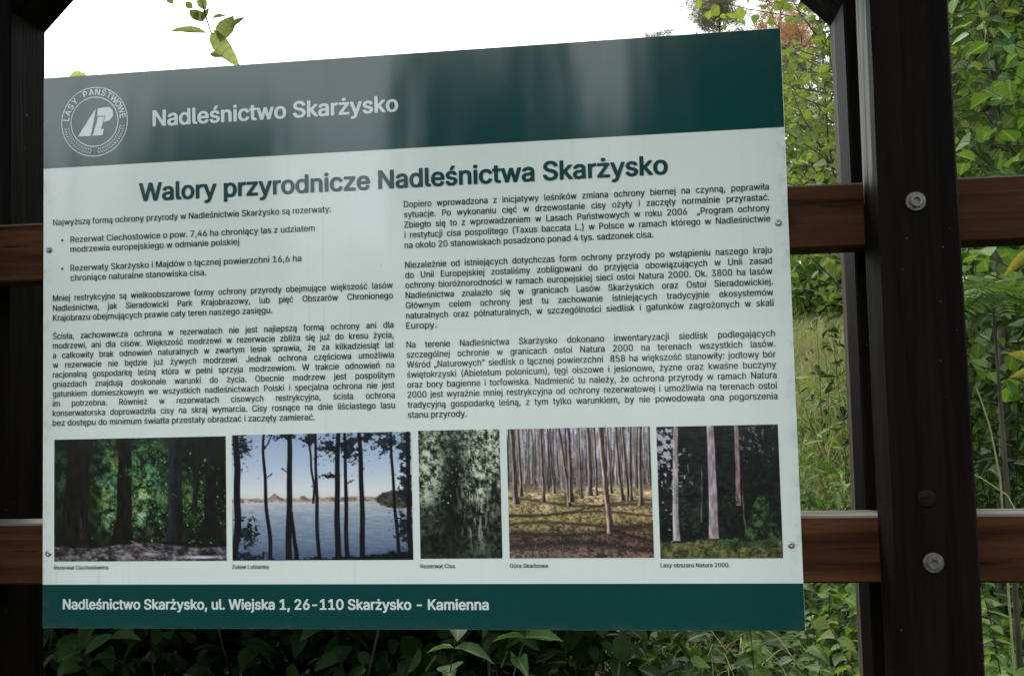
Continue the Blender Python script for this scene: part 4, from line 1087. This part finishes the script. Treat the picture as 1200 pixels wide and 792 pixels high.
# ------------------------------------------------------------------ meadow grass on the bank
def blades(name, xs, ys, hs, w, mat, label, cat='grass', bend=.85):
    n = len(xs); zs = ground_z(xs, ys) - .02; az = rng.random(n) * 6.28; b = bend * (.3 + rng.random(n)) * hs
    dx, dy = np.cos(az), np.sin(az); px_, py_ = -dy * w, dx * w
    lx, ly = rng.normal(0, .22, n) * hs, rng.normal(0, .22, n) * hs
    lv = []
    for t, k in ((0, 1.0), (.4, .85), (.75, .55)):
        cx, cy, cz = xs + dx * b * t * t + lx * t, ys + dy * b * t * t + ly * t, zs + hs * t * (1 - .28 * t * t)
        lv += [np.stack([cx - px_ * k, cy - py_ * k, cz], -1), np.stack([cx + px_ * k, cy + py_ * k, cz], -1)]
    lv.append(np.stack([xs + dx * b + lx, ys + dy * b + ly, zs + hs * .68], -1))
    V = np.stack(lv, 1).reshape(-1, 3)
    F = np.array([(0, 1, 3), (0, 3, 2), (2, 3, 5), (2, 5, 4), (4, 5, 6)])
    FF = (F[None] + (np.arange(n) * 7)[:, None, None]).reshape(-1, 3)
    o = link(name, fast_mesh(name, V, FF, mat)); tag(o, label, cat, kind='stuff'); return o
n = 42000
ys = 4.0 + 9.5 * rng.random(n) ** 1.2; xs = .36 + (ys + 1.5) * rng.uniform(.06, .36, n)
blades('meadow_grass', xs, ys, rng.uniform(.3, 1.0, n), .0028 + .0016 * rng.random(n), LM_GRASS, 'pale tall meadow grass on the bank between panel and right posts')
n = 26000
xs = rng.uniform(-12, 17, n); ys = rng.uniform(1.5, 18, n); k_ = (np.abs(xs) > 3.2) | (ys > 4.6); xs, ys = xs[k_], ys[k_]; n = len(xs)
blades('bank_grass', xs, ys, rng.uniform(.3, .7, n), np.full(n, .006), LM_GRASS, 'long grass over the rest of the bank behind the board')
n = 1500
xs = rng.uniform(.2, 2.4, n); ys = rng.uniform(1.5, 4.6, n)
blades('weed_grass', xs, ys, rng.uniform(.4, .95, n), np.full(n, .0028), LM_GRASS, 'thin grass blades among the weeds below the rails')
# light dry stalks beside the right posts
for k, pts in enumerate((((1178, 640), (1172, 560), (1160, 500), (1150, 470), (1143, 452)), ((1196, 610), (1180, 580), (1150, 560), (1132, 552)))):
    P = np.array([at(a, b, 1.25) for a, b in pts]); base = P[0].copy(); base[2] = ground_z(base[0], base[1])
    PP = np.concatenate([[base + np.array([.02, 0, -.03])], P]) - base
    o = link('dry_stalk', fast_mesh('dry_stalk', *tube(PP, np.linspace(.0035, .0012, len(PP)), 5), leaf_material('dry_stalk', [(.30, .34, .17), (.34, .36, .2)], .1)), None, tuple(base))
    tag(o, ('long pale grass stalk rising right of the posts above the lower rail', 'short pale grass stalk bent over the lower rail beside the right posts')[k], 'stalk')
# yellowing leaves at the end of the rails
yb = gb(1.30, .62); ys_ = empty('yellowing_sprig', yb, 'thin sprig with yellowing leaves at the right end of the upper rail', 'plant')
yl = fast_mesh('leaf', *OVATE, LM_YELLOW, veins=True)
P = np.array([yb, at(1250, 640, .55), at(1238, 480, .5), at(1222, 340, .5), at(1205, 285, .5)]) - np.array(yb); P[0][2] -= .04
link('stem', fast_mesh('stem', *tube(P, [.004, .0035, .003, .002, .0012], 5), BARK_G, True), ys_)
for a in ((1210, 290, 1178, 322, .9), (1205, 288, 1190, 284, .8), (1228, 425, 1184, 412, 1.3), (1226, 432, 1186, 440, 1.2), (1206, 286, 1214, 262, .8), (1226, 380, 1250, 372, 1.0)):
    put_leaf(ys_, yl, yb, a[0], a[1], a[2], a[3], .5, .49, a[4] * .48)

# ------------------------------------------------------------------ bushes on the bank, pines and spruce behind
def bush(x, y, h, r, n, ll, shape, mat, label, group='bushes along the top of the bank', sr=.018):
    root = empty('bush', gb(x, y), label, 'bush', group)
    u = rng.normal(0, 1, (n, 3)); u /= np.linalg.norm(u, axis=1, keepdims=True); rad = rng.random(n) ** .45
    lump = 1 + .28 * np.sin(u[:, 0] * 5 + x) * np.sin(u[:, 2] * 6 + y) + .2 * np.sin(u[:, 1] * 9)
    P = u * (rad * lump)[:, None] * np.array([r, r, h * .5]); P[:, 2] += h * .52
    D = norm(u + 0) + rng.normal(0, .6, (n, 3)); Nn = np.stack([rng.normal(0, .5, n), rng.normal(-.3, .5, n), np.ones(n)], -1)
    V, F = scatter(shape, P, D, Nn, ll * rng.uniform(.6, 1.25, n)); c = link('crown', fast_mesh('crown', V, F, mat), root); c['kind'] = 'stuff'
    T = [tube(curve_pts((0, 0, -.1), (rng.normal(0, .35), rng.normal(0, .35), 1), h * .85, .1, 6, .08), np.linspace(sr, sr * .35, 7), 5) for _ in range(4)]
    link('stem', fast_mesh('stem', *join_vf(T), BARK_G, True), root)
for x, y, h, r, m_, n_, lab in ((2.75, 10.8, 1.5, 1.1, LM_FRESH, 3000, 'low bright bush at the top of the meadow gap'),
                           (4.3, 14.0, 4.0, 1.5, LM_DEEP, 5000, 'tall dark bush behind the aspen at the top of the bank'),
                           (3.1, 15.5, 3.7, 1.6, LM_ASPEN, 5000, 'pale rounded bush behind the meadow gap'),
                           (3.55, 7.0, 5.4, 1.1, LM_FRESH, 9000, 'bright tall bush closing the view behind the thicket'),
                           (4.5, 8.8, 6.0, 1.5, LM_DEEP, 9000, 'large dark bush closing the view behind the thicket'),
                           (6.4, 11.5, 6.0, 2.0, LM_DEEP, 6000, 'wide dark bush farther up the bank behind the thicket'),
                           (.6, 13.5, 2.2, 1.7, LM_DEEP, 2600, 'dark bush on the bank behind the spruce photo'),
                           (-2.2, 14.0, 2.0, 1.8, LM_FRESH, 2600, 'bright bush on the bank behind the yew photo'),
                           (-5.0, 13.0, 2.2, 1.8, LM_DEEP, 2600, 'dark bush on the bank behind the forest photo')):
    bush(x, y, h, r, n_, .13, OVATE, m_, lab)

for x, y, m_, lab in ((-1.75, 1.75, LM_SHADED, 'added dense shading bush behind the left posts and the panel'), (-.95, 2.0, LM_SHADED, 'added dense shading bush hidden behind the forest photo'), (-.2, 1.9, LM_SHADED, 'added dense shading bush hidden behind the lake photo')):
    bush(x, y, 2.1, .62, 5200, .085, OVATE, m_, lab, 'bushes added for shade close behind the panel', .007)  # dense bushes added to keep skylight off the undergrowth below the panel

# bushes that carry on beside the view
for x, y, h, r, m_ in ((6.6, 3.6, 3.2, 1.5, LM_DEEP), (8.4, 6.2, 4.4, 1.9, LM_FRESH), (10.5, 9.5, 5.0, 2.2, LM_DEEP), (13.5, 8.0, 4.6, 2.2, LM_FRESH), (9.5, 2.2, 2.6, 1.5, LM_FRESH), (15.0, 13.0, 6.0, 2.6, LM_DEEP)):
    bush(x, y, h, r, 4200, .15, OVATE, m_, 'bush farther along the bank beyond the thicket', 'bushes beyond the thicket')
for x, y, h, r, m_ in ((-4.6, 3.2, 2.4, 1.3, LM_DEEP), (-6.8, 5.5, 3.4, 1.8, LM_FRESH), (-10.0, 8.5, 4.4, 2.2, LM_DEEP), (-9.0, 3.0, 3.0, 1.7, LM_DEEP)):
    bush(x, y, h, r, 4200, .15, OVATE, m_, 'bush farther along the bank left of the board', 'bushes left of the board')

NEEDLE = (np.array([(0, -.05, 0), (0, .05, 0), (1, 0, -.05), (.1, 0, .05)]), np.array([(0, 1, 2), (0, 2, 3)]))
def pine(px, py_top, y, crown, width, mat, label, bark_m=BARK_P, sparse=1.0, n_cl=70):
    q = at(px, py_top, y); base = np.array(gb(q[0], y)); H = q[2] - base[2]
    root = empty('pine_tree', tuple(base), label, 'tree', 'conifers beyond the bank')
    P = curve_pts((0, 0, -.2), (rng.normal(0, .02), 0, 1), H * .97, .2, 10, .015); V, F = tube(P, np.linspace(.16, .03, len(P)), 8)
    link('trunk', fast_mesh('trunk', V, F, bark_m, True), root)
    T, C = [], []
    for k in range(n_cl // 2):
        t = 1 - crown / H * rng.random() ** .8; seg = np.linspace(0, 1, len(P)); a = np.array([np.interp(t, seg, P[:, j]) for j in range(3)])
        prof = math.sin(min(1, (1 - t) / (crown / H) * .85 + .18) * math.pi) ** .6
        az = rng.random() * 6.28; L = width * prof * (.5 + .6 * rng.random()) + .1
        B = curve_pts(a, (math.cos(az), math.sin(az), .25), L, .35, 5, .12); T.append(tube(B, np.linspace(.03, .008, len(B)), 4))
        for s in range(3):
            C.append((B[-1 - s % 3] + rng.normal(0, .10, 3), .24 + .16 * rng.random()))
            b2 = curve_pts(B[-2 - s % 2], (rng.normal(0, 1), rng.normal(0, 1), .5), .35 * L, .2, 3, .15); T.append(tube(b2, np.linspace(.012, .004, len(b2)), 3)); C.append((b2[-1], .16 + .12 * rng.random()))
    link('limb', fast_mesh('limb', *join_vf(T), bark_m, True), root)
    PP, DD, SS = [], [], []
    for c, r in C:
        m = int(70 * sparse); u = rng.normal(0, 1, (m, 3)); u /= np.linalg.norm(u, axis=1, keepdims=True)
        PP.append(c + u * (r * rng.random(m) ** .5)[:, None] * np.array([1, 1, .6])); DD.append(u + np.array([0, 0, .5])); SS.append(np.full(m, .16) * rng.uniform(.6, 1.2, m))
    PP, DD, SS = map(np.concatenate, (PP, DD, SS)); V, F = scatter(NEEDLE, PP, DD, rng.normal(0, 1, DD.shape), SS)
    V3 = V; c = link('crown', fast_mesh('crown', V3, F, mat), root); c['kind'] = 'stuff'
pine(834, -28, 38, 3.2, 1.5, LM_GREYN, 'grey brown sparse pine rising above the top right of the panel', sparse=1.1, n_cl=130)
pine(905, -40, 34, 3.6, 1.7, LM_RUST, 'rust brown dying pine beside the upper right panel corner', sparse=.8, n_cl=110)
pine(936, 10, 30, 3.0, 1.3, LM_RUST, 'lower rust brown pine between panel corner and right posts', sparse=.7, n_cl=80)
pine(955, 58, 24, 3.0, 1.6, LM_PINE, 'grey green pine low between panel and right posts', sparse=.8)
pine(774, 34, 60, 5.0, 1.6, LM_PINE, 'far conifer tip just above the panel edge left of the grey pine')
pine(1160, -60, 28, 4.0, 1.8, LM_PINE, 'green pine behind the thicket right of the posts')

# ------------------------------------------------------------------ wood edge on the other side of the clearing (what the gloss reflects)
def broad_tree_mesh(h, r, n, seed):
    g = np.random.default_rng(seed); u = g.normal(0, 1, (n, 3)); u /= np.linalg.norm(u, axis=1, keepdims=True)
    lump = 1 + .25 * np.sin(u[:, 0] * 4 + seed) * np.sin(u[:, 2] * 5) + .22 * np.sin(u[:, 1] * 7 + seed)
    P = u * (g.random(n) ** .4 * lump)[:, None] * np.array([r, r, h * .40]); P[:, 2] += h * .6
    V, F = scatter((np.array([(0, -.3, 0), (.5, -.35, .1), (1, 0, -.1), (.5, .35, .1), (0, .3, 0)]), np.array([(0, 1, 3), (0, 3, 4), (1, 2, 3)])), P, u + g.normal(0, .7, (n, 3)), g.normal(0, .6, (n, 3)) + np.array([0, 0, 1.0]), g.uniform(.25, .5, n))
    return fast_mesh('crown', V, F, LM_DEEP), fast_mesh('trunk', *tube(np.array([(0, 0, -.3), (.05, .03, h * .3), (0, 0, h * .7)]), [.2, .16, .07], 8), BARK, True)
kinds = [broad_tree_mesh(9.5, 2.9, 6500, 1), broad_tree_mesh(9.5, 2.7, 6500, 2)]
edge = [  # azimuth from straight behind (positive to the right), distance, crown half width in degrees, top in degrees
    (-47, 27, 5, 11), (-40, 28, 4.5, 9.5), (-34, 28, 4, 10), (-28, 27, 2.6, 15.5), (-24.5, 26, 2.8, 17.0), (-20.6, 26, 2.4, 17.0), (-16, 30, 4.0, 9.0),
    (-10.6, 25, 3.2, 22), (-5.6, 25, 3.0, 24), (-1.5, 30, 3.0, 16), (3.2, 25, 3.6, 24), (8.5, 24, 4.5, 26), (14, 24, 5, 25), (20, 24, 5, 26), (27, 24, 5.5, 24), (35, 23, 6, 25), (44, 22, 6, 22)]
for i_, (az, d_, hw, top) in enumerate(edge):
    a = math.radians(az); x, y = .36 + d_ * math.sin(a), 1.5 - d_ * math.cos(a); k = i_ % 2
    sc = d_ * math.tan(math.radians(hw)) / 3.1; sz = (1.55 + d_ * math.tan(math.radians(top))) / 10.0
    root = empty('broadleaf_tree', gb(x, y), 'broadleaf tree of the wood edge across the clearing facing the panel', 'tree', 'trees across the clearing facing the panel')
    root.scale = (sc, sc, sz); root.rotation_euler = (0, 0, rng.random() * 6.28)
    c = link('crown', kinds[k][0], root); c['kind'] = 'stuff'; link('trunk', kinds[k][1], root)
